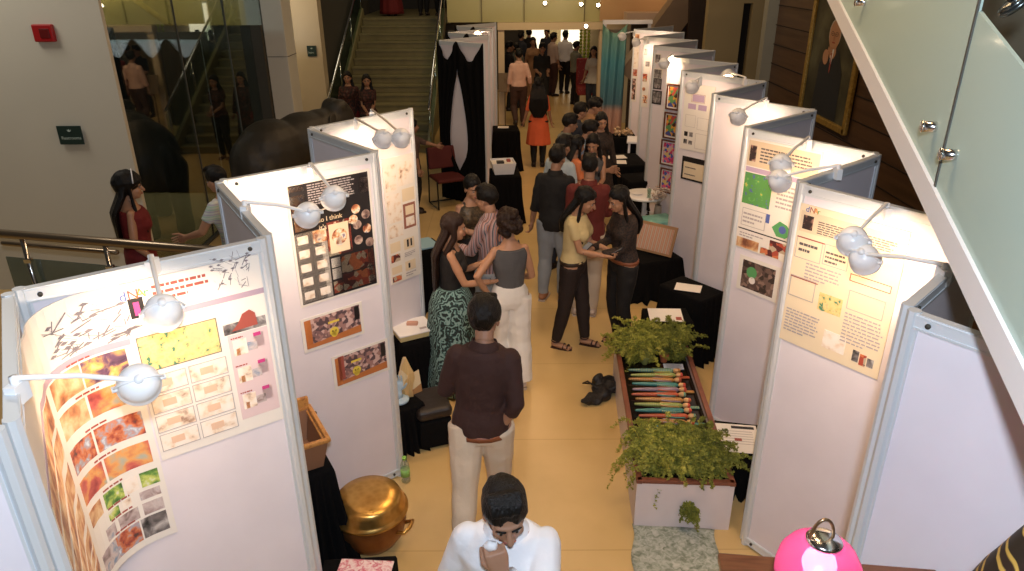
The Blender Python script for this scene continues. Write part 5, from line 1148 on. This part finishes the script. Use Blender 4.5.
# ---- stair flank close to the camera: white stringer, glass, standoffs
A_ = PT(833, -8, 4.2); B_ = PT(1036, 400, 1.72); d = B_-A_
side = d.cross(Vector((0, 0, 1))).normalized(); upn = side.cross(d).normalized()
m3 = Matrix((side, d.normalized(), upn)).transposed()
ex = d*.12
def strut(g, a, b, w, h, mi=0): dd = b-a; g.box((a+b)/2, (w, dd.length, h), m3, mi)
g = MB(); strut(g, A_-ex*.5+upn*.0, B_+ex*.6, .05, .088); r = empty('stair_flank', (0, 0, 0)); tag(r, 'white stair stringer with pale green glass panels at upper right', 'stair balustrade')
g.obj('stringer', WHITEP, r)

A2, B2 = (A_.x, A_.y), (B_.x, B_.y); hd2 = Vector((B_.x-A_.x, B_.y-A_.y)); HL = hd2.length; hd2 /= HL
nrm = Vector((hd2.y, -hd2.x)); nrm = nrm if nrm.x > 0 else -nrm   # away from the aisle
def onflank(u, z, off=0): return Vector((A2[0]+hd2.x*u+nrm.x*off, A2[1]+hd2.y*u+nrm.y*off, z))
def zbeam(u): return A_.z+(B_.z-A_.z)*u/HL
us = onplane(A2, B2, 941, 180)[0]; t0 = onplane(A2, B2, 974, 0); t1 = onplane(A2, B2, 1024, 63); sl = (t1[1]-t0[1])/(t1[0]-t0[0])
def pane(name, u0, u1, top):
    g = MB(); pr = [(u0, zbeam(u0)+.02), (u1, zbeam(u1)+.02), (u1, top(u1)), (u0, top(u0))]
    a = [onflank(u, z, -.012) for u, z in pr]; b = [onflank(u, z, 0) for u, z in pr]
    g.add(a+b, [(0, 1, 2, 3), (4, 7, 6, 5), (0, 4, 5, 1), (1, 5, 6, 2), (2, 6, 7, 3), (3, 7, 4, 0)]); return g.obj(name, FROST, r)
pane('glass_pane', -.6, us-.006, lambda u: 4.3)
pane('glass_pane', us+.006, HL*1.25, lambda u: t0[1]+sl*(u-t0[0]))
g = MB(); pr = [onflank(us, zbeam(us)+.02, -.014), onflank(us, 4.2, -.014)]; g.box((pr[0]+pr[1])/2+Vector((0, 0, 0)), (.012, .006, (pr[1]-pr[0]).length), (0, 0, math.atan2(hd2.y, hd2.x))); g.obj('joint', mat('dark glazing joint', (.08, .08, .07), .5), r)
for px, py in ((940, 127), (960, 155), (868, 2)):
    u, z = onplane(A2, B2, px, py); g = MB(); a = onflank(u, z, -.055); b = onflank(u, z, .03); g.tube([b, a], .018, 16); g.tube([a, a+(a-b)*.03], .020, 16); g.obj('standoff', CHROME, r)
g = MB(); c0 = onflank(-.5, 2.6, .55); c1 = onflank(HL*1.3, 2.6, .55); dd = c1-c0
g.box((c0+c1)/2+Vector((0, 0, 1.75)), (dd.length, .1, 2.6), (0, 0, math.atan2(dd.y, dd.x))); struct('wall_stair_side', g, ramped('olive grey plaster', [(.20, .19, .14), (.25, .235, .18)], 2))
u, z = onplane(A2, B2, 1006, 4); c = onflank(u, z, .03); r = empty('handrail_bracket', c); tag(r, 'round steel handrail bracket above the green glass, top right corner', 'bracket')
dv = (CAMP-c).normalized(); qz = Vector((-nrm.x, -nrm.y, .9)).normalized()
g = MB(); g.tube([Vector((0, 0, 0)), qz*.012], .05, 28); g.tube([qz*.012, qz*.02], [.045, .03], 28); g.obj('flange', mat('dark steel', (.12, .14, .14), .25, .9), r)
g = MB(); g.tube([qz*.01, qz*.05, qz*.06+Vector((0, 0, .25))], .014, 14); g.ell(qz*.055, .022); g.obj('post', CHROME, r)
g = MB(); g.rbox(Vector((nrm.x*.3, nrm.y*.3, .25)), (.6, .05, .05), .01, (0, 0, math.atan2(nrm.y, nrm.x))); g.obj('arm', CHROME, r)
# ---- bottom right: wooden table with pink lamp
ZT = 1.60
e0, e1 = P(718, 552, ZT), P(936, 569, ZT); an = math.atan2(e1.y-e0.y, e1.x-e0.x); Wt = (e1-e0).length; n2 = Vector((math.sin(an), -math.cos(an), 0)); dep = .42
ctr2 = (e0+e1)/2+n2*dep/2; r = empty('wooden_table', (ctr2.x, ctr2.y, 0), an); tag(r, 'tall red brown wooden counter at the bottom edge under the pink lamp', 'table')
g = MB(); g.rbox((0, 0, ZT-.015), (Wt, dep, .03), .006); g.obj('tabletop', WOODM, r)
g = MB(); g.box((0, dep/2-.05, ZT-.08), (Wt-.16, .02, .1)); g.box((0, -dep/2+.05, ZT-.08), (Wt-.16, .02, .1)); g.obj('apron', WOODM, r)
for sx in (-1, 1):
    for sy in (-1, 1): g = MB(); g.rbox((sx*(Wt/2-.10), sy*(dep/2-.06), ZT/2-.015), (.05, .05, ZT-.03), .006); g.obj('leg', WOODM, r)
c = P(820, 560, 1.86); c.z = 0; r = empty('table_lamp', (c.x, c.y, ZT+.001)); tag(r, 'lit table lamp with glossy pink dome shade and steel top', 'lamp')
PINK = bpy.data.materials.new('translucent pink shade'); PINK.use_nodes = True; nt = PINK.node_tree; b = nt.nodes['Principled BSDF']; b.inputs['Base Color'].default_value = (.55, .11, .28, 1); b.inputs['Roughness'].default_value = .25
tl = nt.nodes.new('ShaderNodeBsdfTranslucent'); tl.inputs[0].default_value = (.8, .22, .42, 1); mx = nt.nodes.new('ShaderNodeMixShader'); mx.inputs[0].default_value = .35; nt.links.new(b.outputs[0], mx.inputs[1]); nt.links.new(tl.outputs[0], mx.inputs[2]); tp = nt.nodes.new('ShaderNodeBsdfTransparent'); tp.inputs[0].default_value = (1, .62, .82, 1); m2 = nt.nodes.new('ShaderNodeMixShader'); m2.inputs[0].default_value = .34; nt.links.new(mx.outputs[0], m2.inputs[1]); nt.links.new(tp.outputs[0], m2.inputs[2]); nt.links.new(m2.outputs[0], nt.nodes['Material Output'].inputs[0])
zs = .22; rs = .122
g = MB(); g.lathe([(rs, zs-.03), (rs*1.01, zs), (rs*.96, zs+.04), (rs*.80, zs+.075), (rs*.52, zs+.10), (.045, zs+.112), (.045, zs+.108), (rs*.5, zs+.096), (rs*.78, zs+.072), (rs*.94, zs+.038), (rs*.985, zs), (rs*.985, zs-.03)], n=48); g.v = g.v; sh_ = g.obj('lamp_shade', PINK, r)
g = MB(); g.lathe([(.01, zs+.110), (.05, zs+.110), (.052, zs+.116), (.045, zs+.124), (.02, zs+.130), (.01, zs+.131)], n=32); g.obj('top_cap', CHROME, r)
g = MB(); g.tube([Vector((math.cos(R(a))*.033-.01, 0, zs+.124+math.sin(R(a))*.07)) for a in range(0, 181, 15)], .005, 8, rnd=True); g.obj('hook', mat('worn brass', (.35, .22, .12), .3, .9), r)
g = MB(); g.lathe([(.01, 0), (.075, 0), (.075, .012), (.02, .02), (.012, .03), (.010, zs+.03), (.02, zs+.04), (.01, zs+.05)], n=28); g.obj('base', CHROME, r)
g = MB(); g.ell((0, 0, zs+.025), (.05, .05, .052)); g.obj('bulb', mat('white hot bulb', (1, 1, 1), .5, emis=(1, .95, .9), estr=14), r)
L = bpy.data.lights.new('lamp_bulb_light', 'POINT'); L.energy = .9; L.color = (1, .85, .8); L.shadow_soft_size = .03; lo = bpy.data.objects.new('lamp_bulb_light', L); COL.objects.link(lo); lo.location = (c.x, c.y, ZT+zs+.02)
# patterned cloth, bottom right corner
SW = ramped('black cloth with golden swirls', [(.015, .01, .006), (.015, .01, .006), (.50, .33, .07), (.50, .33, .07), (.02, .01, .006)], 3.4, 'rings', stops=[0, .5, .58, .8, .9], distort=5)
c = PT(1070, 588, 1.55); r = empty('patterned_cushion', c); r.location.z = 0; zc_ = c.z
g = MB(); g.ell((0, 0, zc_-.12), (.13, .2, .34), (R(6), R(14), 0), nu=28, nv=18, fn=lambda d: d*(1+.03*math.sin(d.x*30)*math.sin(d.z*22)))
g.v = [(x, y, z) for x, y, z in g.v]; g.obj('cushion', SW, r)
g = MB(); g.lathe([(.14, 0), (.14, .03), (.03, .05), (.03, zc_-.42), (.16, zc_-.38), (.16, zc_-.35), (.01, zc_-.34)], n=28); g.obj('stand', DARK, r)
tag(r, 'black cushion with golden swirls on a stand, bottom right corner', 'cushion')
# ------------------------------------------------------------------ lights of the hall, with unseen fill lights added
def alight(loc, rot, size, e, col, typ='AREA', sp=150):
    L = bpy.data.lights.new('hall_or_fill_light', typ); L.energy = e; L.color = col
    if typ == 'AREA': L.shape = 'RECTANGLE'; L.size, L.size_y = size
    elif typ == 'SPOT': L.spot_size = R(sp); L.spot_blend = .8; L.shadow_soft_size = size
    else: L.shadow_soft_size = size
    o = bpy.data.objects.new('hall_or_fill_light', L); COL.objects.link(o); o.location = loc; o.rotation_euler = rot; return o
WARM = (1, .64, .34)
for y in (3.2, 6.4, 9.6, 12.8): alight((.45, y, 5.4), (0, 0, 0), (.5, 1.2), 48, WARM)
alight((.8, 20.5, 3.6), (0, 0, 0), (3, 3), 26, WARM); alight((.6, 15.2, 3.9), (R(75), 0, 0), (2.5, .3), 30, (1, .8, .45)); alight((-7, 9.6, 3.3), (R(60), 0, 0), (3, .5), 90, (.85, .88, 1))  # last two are unseen fills added to brighten the fascia and side-room panels
alight((-2.6, 17, 5.5), (0, 0, 0), (1.5, 1.5), 18, (1, .85, .6))
alight((-6.5, 13.2, 3.3), (R(90), 0, 0), (4, .3), 60, (1, .75, .4))  # unseen fill added to brighten the side room's back wall
alight((3.6, 11.8, 5.2), (0, 0, 0), .1, 60, (1, .8, .55), 'SPOT', 70)
alight((3.4, 15.6, 3.2), (R(90), 0, 0), (1, .3), 6, (1, .65, .35))
alight((-5.8, 6.6, 5.2), (0, 0, 0), (1.5, 1.5), 62, (1, .92, .80))  # unseen fill added to lighten the grey left wall
alight((-3.6, 14.2, 4.6), (0, 0, 0), .08, 30, (1, .8, .5), 'SPOT', 60)
# the photographer's flash
alight((.05, -.05, 3.78), (0, 0, 0), .06, 325, (.76, .86, 1.0), 'POINT')
w = bpy.data.worlds.new('world'); SC.world = w; w.use_nodes = True; w.node_tree.nodes['Background'].inputs[0].default_value = (.9, .75, .6, 1); w.node_tree.nodes['Background'].inputs[1].default_value = .03
# ------------------------------------------------------------------ people, placed in the aisle
def cloth(name, col, rough=.8, var=.12, bump=.3, bs=22): return mat(name, col, rough, bump=bump, bscale=bs, var=var)
WHITEC = cloth('white cotton shirt', (.78, .80, .84), var=.03); BRN = cloth('dark maroon brown shirt', (.035, .012, .010)); KHA = cloth('pale khaki trousers', (.62, .52, .40), var=.05)
WTR = cloth('white wide trousers', (.78, .76, .72), var=.03); GRT = cloth('grey knit tank', (.085, .085, .09)); BLK = cloth('black fabric', (.007, .0065, .007)); JEAN = cloth('light grey jeans', (.30, .33, .36)); BJEAN = cloth('dark brown black jeans', (.018, .010, .009))
CRM = cloth('cream yellow top', (.62, .50, .25)); MAR = cloth('maroon shirt', (.13, .016, .012)); BEI = cloth('beige trousers', (.55, .45, .34)); LBL = cloth('light blue shirt', (.36, .46, .58)); ORG = cloth('orange red kurta', (.75, .14, .05)); PNK = cloth('pale pink shirt', (.75, .45, .36))
DBR = cloth('dark brown trousers', (.06, .025, .018)); GRY = cloth('grey green shirt', (.20, .20, .15)); REDD = cloth('red and black dress', (.16, .010, .010)); TAN = cloth('tan saree cloth', (.36, .20, .10)); DNV = cloth('dark navy cloth', (.02, .025, .04))
TEALP = ramped('teal black ikat skirt', [(.008, .012, .012), (.02, .06, .06), (.10, .22, .21), (.22, .34, .32)], 14, 'bands', distort=14, rough=.85, stops=[.0, .45, .7, .95])
STR = ramped('multicolour striped shirt', [(.08, .08, .12), (.55, .5, .48), (.45, .08, .08), (.55, .5, .48), (.05, .07, .18), (.6, .28, .15), (.05, .05, .09)], 7, 'bandy', rough=.8)
STRH = ramped('pastel striped tee', [(.60, .66, .58), (.35, .55, .45), (.62, .66, .62), (.40, .38, .50), (.62, .66, .62)], 3.4, 'bandz', rough=.8)
LACE = ramped('black lace', [(.010, .008, .008), (.010, .008, .008), (.04, .022, .015)], 60, 'voronoi', stops=[0, .4, .6], rough=.8)
PRT = ramped('black and red printed top', [(.012, .01, .01), (.02, .012, .012), (.09, .02, .015), (.09, .075, .06)], 24, rough=.8); SEQ = ramped('black sequin bodice', [(.02, .015, .012), (.12, .08, .04)], 60, 'cell', rough=.4)
DSH = mat('dark leather shoe', (.02, .012, .01), .4); TSH = mat('tan suede shoe', (.35, .16, .08), .7); SND = mat('dark brown sandal strap', (.05, .02, .015), .5); PSH = mat('pale canvas shoe', (.55, .45, .38), .7)
BELT = mat('tan leather belt', (.24, .075, .03), .45)
def at(px, py, z): q = P(px, py, z); return (q.x, q.y)
TR = lambda m, **k: dict(type='trousers', mat=m, **k)
SHc = lambda m, s=.95, **k: dict(mat=m, sleeve=s, collar=True, **k)
# 1 man in white in front
n1, w1, i1 = person('man in white collared shirt at the bottom edge, holding a white tissue to his mouth', at(507, 475, 1.68), 186, 1.76, top=SHc(WHITEC, .92, cuff=True), bottom=TR(DNV), hair=dict(type='short'), shoes=DSH, lean=6, hp=17, hy=14, hr=5,
    lh=(-.0, .27, 1.45), rh=(.30, .10, .90), lelb=(-.9, .1, -1), vox=.010, curl=1.25, lpn=(.3, -.9, .1), ldir=(.25, -.12, 1), handvox=.005)
t = MB(); p = w1(Vector((.03, .25, 1.55))); t.ell((0, 0, 0), (.026, .018, .02), nu=12, nv=8, fn=lambda d: d*(1+.2*math.sin(d.x*200)*math.cos(d.z*170))); o = t.obj('white_tissue', WHITEP); o.location = p; tag(o, 'crumpled white tissue held to the mouth by the man in white', 'tissue')
# 2 man in dark shirt
person('man in dark brown shirt and pale khaki trousers seen from behind, in mid aisle', at(478, 304, 1.74), 4, 1.76, side=3, top=SHc(BRN, .68, hem=.90), bottom=TR(KHA), hair=dict(type='short', big=1.1), shoes=DSH, lean=3, hp=12, hy=-8, hr=-3,
    rh=(.10, -.02, .90), lh=(-.20, .26, 1.02), relb=(.7, -.6, -.2), lf=(-.10, -.28, 0), rf=(.10, .14, 0), vox=.010, face=False, curl=.7, rpn=(-1, .2, 0), belt=dict(mat=BELT, z=.90))
# 3 woman in white trousers
person('woman in grey tank top and wide white trousers with curly dark hair, back to camera', at(509, 214, 1.62), -14, 1.66, female=True, top=dict(mat=GRT, tank=True, hem=1.0, off=.014, name='tank_top'), bottom=TR(WTR, flare=.045), hair=dict(type='curly', mat=HAIRB, big=1.12), shoes=PSH, lean=-2, hp=12, hy=8,
    lh=(-.20, -.02, .98), rh=(.16, .20, 1.02), lelb=(-1, -.5, .2), vox=.011, face=False, skin=SKIN2, lf=(-.10, .06, 0), rf=(.09, -.06, 0))
# 4 woman with long hair and skirt
n4, w4, i4 = person('woman with very long dark hair, black sleeveless top and teal patterned long skirt', at(448, 215, 1.62), 84, 1.64, female=True, top=dict(mat=BLK, tank=True, hem=1.02, off=.008, name='sleeveless_top'), bottom=dict(type='skirt', mat=TEALP, len=.04, flare=.10), hair=dict(type='long', mat=HAIRB, len=.55, w=.085, front=0), shoes=SND, sandals=True, hp=4, skin=SKIN2,
    rh=(.10, .36, 1.12), lh=(-.06, .34, 1.26), vox=.011, curl=.9, rpn=(-.6, 0, .8), lpn=(.6, 0, .6), lean=2)
def phone(w, v, label, rz=0, rot=(R(35), 0, 0)):
    r = empty('mobile_phone', w(Vector(v)), 0); r.rotation_euler = (rot[0], rot[1], rz); tag(r, label, 'phone')
    g = MB(); g.rbox((0, 0, 0), (.07, .14, .009), .004); g.obj('case', mat('dark phone case', (.02, .02, .025), .3), r); g = MB(); g.box((0, 0, .0052), (.062, .125, .001)); g.obj('screen', mat('pale phone screen', (.35, .38, .42), .15), r)
phone(w4, (.05, .42, 1.16), 'dark mobile phone held by the woman in the teal skirt', R(-70))
# 5 man striped
person('man in multicolour striped shirt facing the woman in black, arm raised', at(490, 189, 1.66), -62, 1.70, top=SHc(STR, .80), bottom=TR(JEAN), hair=dict(type='short'), shoes=DSH, hp=8, lh=(-.14, .34, 1.16), rh=(.10, .36, 1.22), vox=.012, face=False, rpn=(-1, 0, .3), lpn=(1, 0, .3))
# 6 woman black dress
person('woman in black sleeveless dress with sequin neckline, facing the striped shirt man', at(470, 179, 1.58), 150, 1.64, female=True, top=dict(mat=SEQ, tank=True, hem=.95, off=.008, name='bodice'), bottom=dict(type='skirt', mat=BLK, len=.12, flare=.05), hair=dict(type='bun'), shoes=SND, sandals=True, hp=12, skin=SKIN2, lh=(-.12, .30, 1.10), vox=.012)
# 7 yellow top
n7, w7, i7 = person('woman in cream yellow top and dark jeans with brown sandals, looking at a phone', at(576, 188, 1.62), 112, 1.66, female=True, top=dict(mat=CRM, sleeve=.30, hem=.96, name='top', off=.018), bottom=TR(BJEAN, slim=True), hair=dict(type='long', len=.30, w=.08, front=.2), shoes=SND, sandals=True, hp=20, skin=SKIN2,
    rh=(.08, .34, 1.08), lh=(-.04, .36, 1.10), vox=.011, curl=.8, rpn=(-.6, 0, .8), lpn=(.6, 0, .8), rf=(.11, -.10, 0), lf=(-.06, .16, 0), belt=dict(mat=mat('dark thin belt', (.03, .015, .01), .5), z=.97), lean=3)
phone(w7, (.02, .43, 1.12), 'mobile phone in the hands of the woman in the cream yellow top', R(-118))
# 8 lace top
n8, w8, i8 = person('woman in black lace top, tan belt and black jeans with long hair, phone in hand', at(628, 189, 1.60), 246, 1.66, female=True, top=dict(mat=LACE, sleeve=.93, hem=.98, name='lace_top', off=.018), bottom=TR(BLK, slim=True), hair=dict(type='long', len=.34, w=.085, front=.22, dx=0), shoes=SND, sandals=True, hp=20, skin=SKIN2,
    rh=(.05, .36, 1.10), lh=(-.07, .34, 1.08), vox=.011, curl=.8, rpn=(-.6, 0, .8), lpn=(.6, 0, .8), belt=dict(mat=BELT, z=.965), lean=3)
phone(w8, (.0, .44, 1.15), 'mobile phone held by the woman in the black lace top', R(-58))
# 9 black shirt jeans
person('man in black shirt and light grey jeans, back to camera beside the maroon shirt', at(556, 151, 1.70), 22, 1.76, top=SHc(BLK, .72, hem=.84), bottom=TR(JEAN), hair=dict(type='short'), shoes=TSH, hp=12, lh=(-.27, .0, .82), rh=(.1, .3, 1.1), vox=.012, face=False, lf=(-.1, -.04, 0), rf=(.11, .02, 0))
# 10 maroon shirt
person('man in maroon shirt and beige trousers, back to camera behind the phone women', at(590, 158, 1.72), 6, 1.76, fat=1.06, top=SHc(MAR, .85, hem=.86), bottom=TR(BEI), hair=dict(type='short'), shoes=PSH, hp=16, lh=(-.12, .3, 1.1), rh=(.14, .3, 1.1), vox=.012, face=False)
# group behind
person('young man with pale shirt and dark hair, behind the black shirt man', at(561, 140, 1.62), 42, 1.68, top=SHc(cloth('pale blue white shirt', (.42, .50, .55)), .5), bottom=TR(DNV), hair=dict(type='short'), shoes=DSH, hp=14, vox=.014, face=False)
person('woman in orange top with dark hair, between the black and maroon shirts', at(574, 139, 1.55), 60, 1.60, female=True, top=dict(mat=cloth('bright orange top', (.65, .20, .08)), sleeve=.4, hem=.9), bottom=TR(DNV), hair=dict(type='bob'), shoes=DSH, hp=16, vox=.014, face=False)
person('man in light blue shirt with a dark strap over his shoulder, facing right', at(585, 122, 1.68), 78, 1.72, top=SHc(LBL, .6), bottom=TR(DNV), hair=dict(type='short'), shoes=DSH, hp=20, vox=.014, rh=(.14, .3, 1.1))
person('short haired young man behind the light blue shirt, left one', at(567, 116, 1.66), 70, 1.70, top=SHc(GRY, .4), bottom=TR(DNV), hair=dict(type='short'), shoes=DSH, hp=12, vox=.014)
person('dark haired person half hidden behind the huddle, left of the two rearmost', at(577, 106, 1.62), 60, 1.68, top=SHc(DNV, .4), bottom=TR(DNV), hair=dict(type='short'), shoes=DSH, hp=16, vox=.016)
person('dark haired man in pale beige shirt, right of the two rearmost in the huddle', at(591, 100, 1.66), 95, 1.72, top=SHc(TAN, .4), bottom=TR(DNV), hair=dict(type='short'), shoes=DSH, hp=20, vox=.016)
person('woman in dark lace sleeves with long loose hair, facing the camera by the papers', at(601, 114, 1.60), 172, 1.64, female=True, top=dict(mat=LACE, sleeve=.9, long=.5, flare=.08, name='dress'), bottom=TR(BLK, slim=True), hair=dict(type='long', len=.3, front=.26), shoes=SND, sandals=True, hp=10, skin=SKIN2, vox=.013)
person('woman in dark tank top with long hair, in front of the lace sleeved woman', at(594, 136, 1.56), 196, 1.62, female=True, top=dict(mat=GRT, tank=True, hem=.9, off=.008, name='tank_top'), bottom=TR(BLK, slim=True), hair=dict(type='long', len=.26, front=.22), shoes=SND, sandals=True, hp=20, skin=SKIN2, vox=.013, lh=(-.10, .3, 1.05), rh=(.1, .3, 1.1))
# 17, 18
c = at(538, 166, 0)
person('woman in orange red kurta with long black hair walking away up the aisle', c, 3, 1.62, female=True, top=dict(mat=ORG, sleeve=.55, long=.45, flare=.07, name='kurta'), bottom=TR(BLK, slim=True), hair=dict(type='long', len=.55, w=.15, front=0), shoes=DSH, vox=.014, face=False, lh=(-.3, .02, .85))
c = at(519, 127, 0)
n18, w18, i18 = person('man in pale pink shirt and brown trousers striding toward the doorway', c, -6, 1.74, top=SHc(PNK, .8, hem=.93), bottom=TR(DBR), hair=dict(type='short'), shoes=DSH, vox=.014, face=False, lf=(-.10, -.20, .10), rf=(.10, .12, 0), lh=(-.25, .06, .86), rh=(.27, .05, .90))
# lobby crowd
def far(px, py, D, th, H, label, tm, bm, fem=False, hair='short', **k):
    d = ray(px, py); q = CAMP+d*(D/d.y)
    person(label, (q.x, D), th, H, female=fem, top=dict(mat=tm, sleeve=k.pop('sl', .5), collar=not fem, hem=.9, **k.pop('tk', {})), bottom=TR(bm), hair=dict(type=hair, len=.3, front=.1 if fem else 0), shoes=DSH, vox=.02, **k)
far(542, 50, 18.4, 172, 1.72, 'man in black shirt standing in the doorway, facing the camera', BLK, BLK, lh=(-.10, .25, 1.05), rh=(.1, .25, 1.05), skin=SKIN)
far(565, 50, 21.6, 25, 1.74, 'man in white shirt and black trousers seen from behind in the lobby', WHITEC, BLK, sl=.8, face=False, lh=(-.12, .2, 1.0))
far(553, 50, 21.2, 60, 1.72, 'man in pale pink shirt with brown trousers left of the white shirt', cloth('faded pink shirt', (.5, .38, .33)), DBR, sl=.7, face=False)
far(576, 50, 19.8, 60, 1.62, 'man in grey shirt turned right, before the red seat', GRY, BLK, sl=.4, rh=(.1, .4, 1.15), face=False)
far(594, 50, 18.6, 200, 1.62, 'woman with long hair and white top at the right door jamb', cloth('dull white top', (.42, .38, .34)), DNV, fem=True, hair='long', tk=dict(long=.8))
far(516, 50, 19.4, 20, 1.62, 'person in grey green top behind the pink shirt man', GRY, DNV, face=False)
far(533, 45, 20.6, 180, 1.66, 'woman in tan saree near the glowing light panel', TAN, TAN, fem=True, hair='bun', tk=dict(long=.1, flare=.05))
far(529, 40, 22.6, 10, 1.72, 'dark clothed person with back turned beyond the tan saree', BLK, BLK, face=False)
far(521, 42, 22.0, 40, 1.68, 'dark clothed person at the left of the lobby crowd', DNV, BLK, face=False)
far(509, 42, 19.0, 90, 1.70, 'dark clothed person by the left door jamb', BLK, BLK, face=False)
far(547, 38, 23.0, 200, 1.70, 'person in dark top far back between the light panels', DNV, BLK, face=False)
far(702, 50, 12.9, 160, 1.60, 'dark haired person behind the right row, only the head showing', BLK, BLK, face=False)
# left side
n, w_, i_ = person('woman in red and black dress with long hair and pale hairband, behind the handrail', at(124, 179, 1.70), 62, 1.76, fat=1.1, female=True, top=dict(mat=REDD, tank=True, long=.45, flare=.08, name='dress'), bottom=TR(BLK, slim=True), hair=dict(type='long', len=.46, w=.13, front=.2, big=1.2), shoes=SND, sandals=True, vox=.012, hp=4, skin=SKIN2, rh=(.19, .12, .92))
hb = MB(); hb.tube([i_['hd']((math.cos(R(a))*.118, .03, .04+math.sin(R(a))*.128)) for a in range(10, 171, 16)], .006, 6); o = hb.obj('hairband', WHITEP); o.parent = n
person('boy in pastel striped tee leaning on the handrail, facing left', at(226, 170, 1.72), -68, 1.76, top=dict(mat=STRH, sleeve=.30, hem=.9), bottom=TR(DNV), hair=dict(type='short'), shoes=DSH, vox=.012, hp=12, skin=SKIN2, lh=(-.24, .42, 1.06), rh=(.2, .2, 1.0), lean=10)
person('woman in black and red printed top with loose hair at the stair foot', at(347, 72, 1.60), 176, 1.62, female=True, fat=1.12, top=dict(mat=PRT, sleeve=.95, long=.4, flare=.05, name='kurta'), bottom=TR(REDD), hair=dict(type='long', len=.35, w=.1, front=.25), shoes=SND, sandals=True, vox=.015)
person('woman in dark printed short sleeved top with clasped hands at the stair foot', at(366, 75, 1.58), 168, 1.60, female=True, top=dict(mat=PRT, sleeve=.35, hem=.9), bottom=TR(BLK, slim=True), hair=dict(type='long', len=.4, front=.28), shoes=SND, sandals=True, vox=.015, lh=(-.03, .28, 1.02), rh=(.05, .29, 1.03), curl=.9)
person('person in dull brown top sitting behind the third left panel, reaching for the railing', at(411, 124, 1.35), 70, 1.42, top=dict(mat=cloth('dull brown top', (.10, .06, .05)), sleeve=.6, hem=.9), bottom=TR(BLK), hair=dict(type='short'), shoes=DSH, vox=.015, face=False, lh=(-.1, .5, 1.2))
for (px, th, lab, tp, bt) in ((392, 175, 'person in red skirt standing at the top of the stairs', REDD, 'k'), (424, 10, 'person in dark trousers at the stair top, left of railing post', BLK, 't'), (441, 185, 'person in dark trousers at the stair top next to the right railing', BLK, 't')):
    d = ray(px, 12); D = 19.4; q = CAMP+d*(D/d.y)
    person(lab, (q.x, D), th, 1.66, female=bt == 'k', top=dict(mat=tp, sleeve=.5, hem=.9), bottom=dict(type='skirt', mat=REDD, len=.05, flare=.1) if bt == 'k' else TR(BLK), hair=dict(type='short'), shoes=DSH, vox=.02, face=False, z0=NS*RISE)
# glowing discs added as light reflections on the fascia, and a lintel downlight
for px, py, y_, lab in ((545, 3, DY-.02, 'glowing disc imitating a reflected light on the fascia, left of three'), (581, 4, DY-.02, 'glowing disc imitating a reflected light on the fascia, middle of three'), (598, 5, DY-.02, 'glowing disc imitating a reflected light on the fascia, right of three'), (586, 26, DY-.18, 'small round downlight under the doorway lintel')):
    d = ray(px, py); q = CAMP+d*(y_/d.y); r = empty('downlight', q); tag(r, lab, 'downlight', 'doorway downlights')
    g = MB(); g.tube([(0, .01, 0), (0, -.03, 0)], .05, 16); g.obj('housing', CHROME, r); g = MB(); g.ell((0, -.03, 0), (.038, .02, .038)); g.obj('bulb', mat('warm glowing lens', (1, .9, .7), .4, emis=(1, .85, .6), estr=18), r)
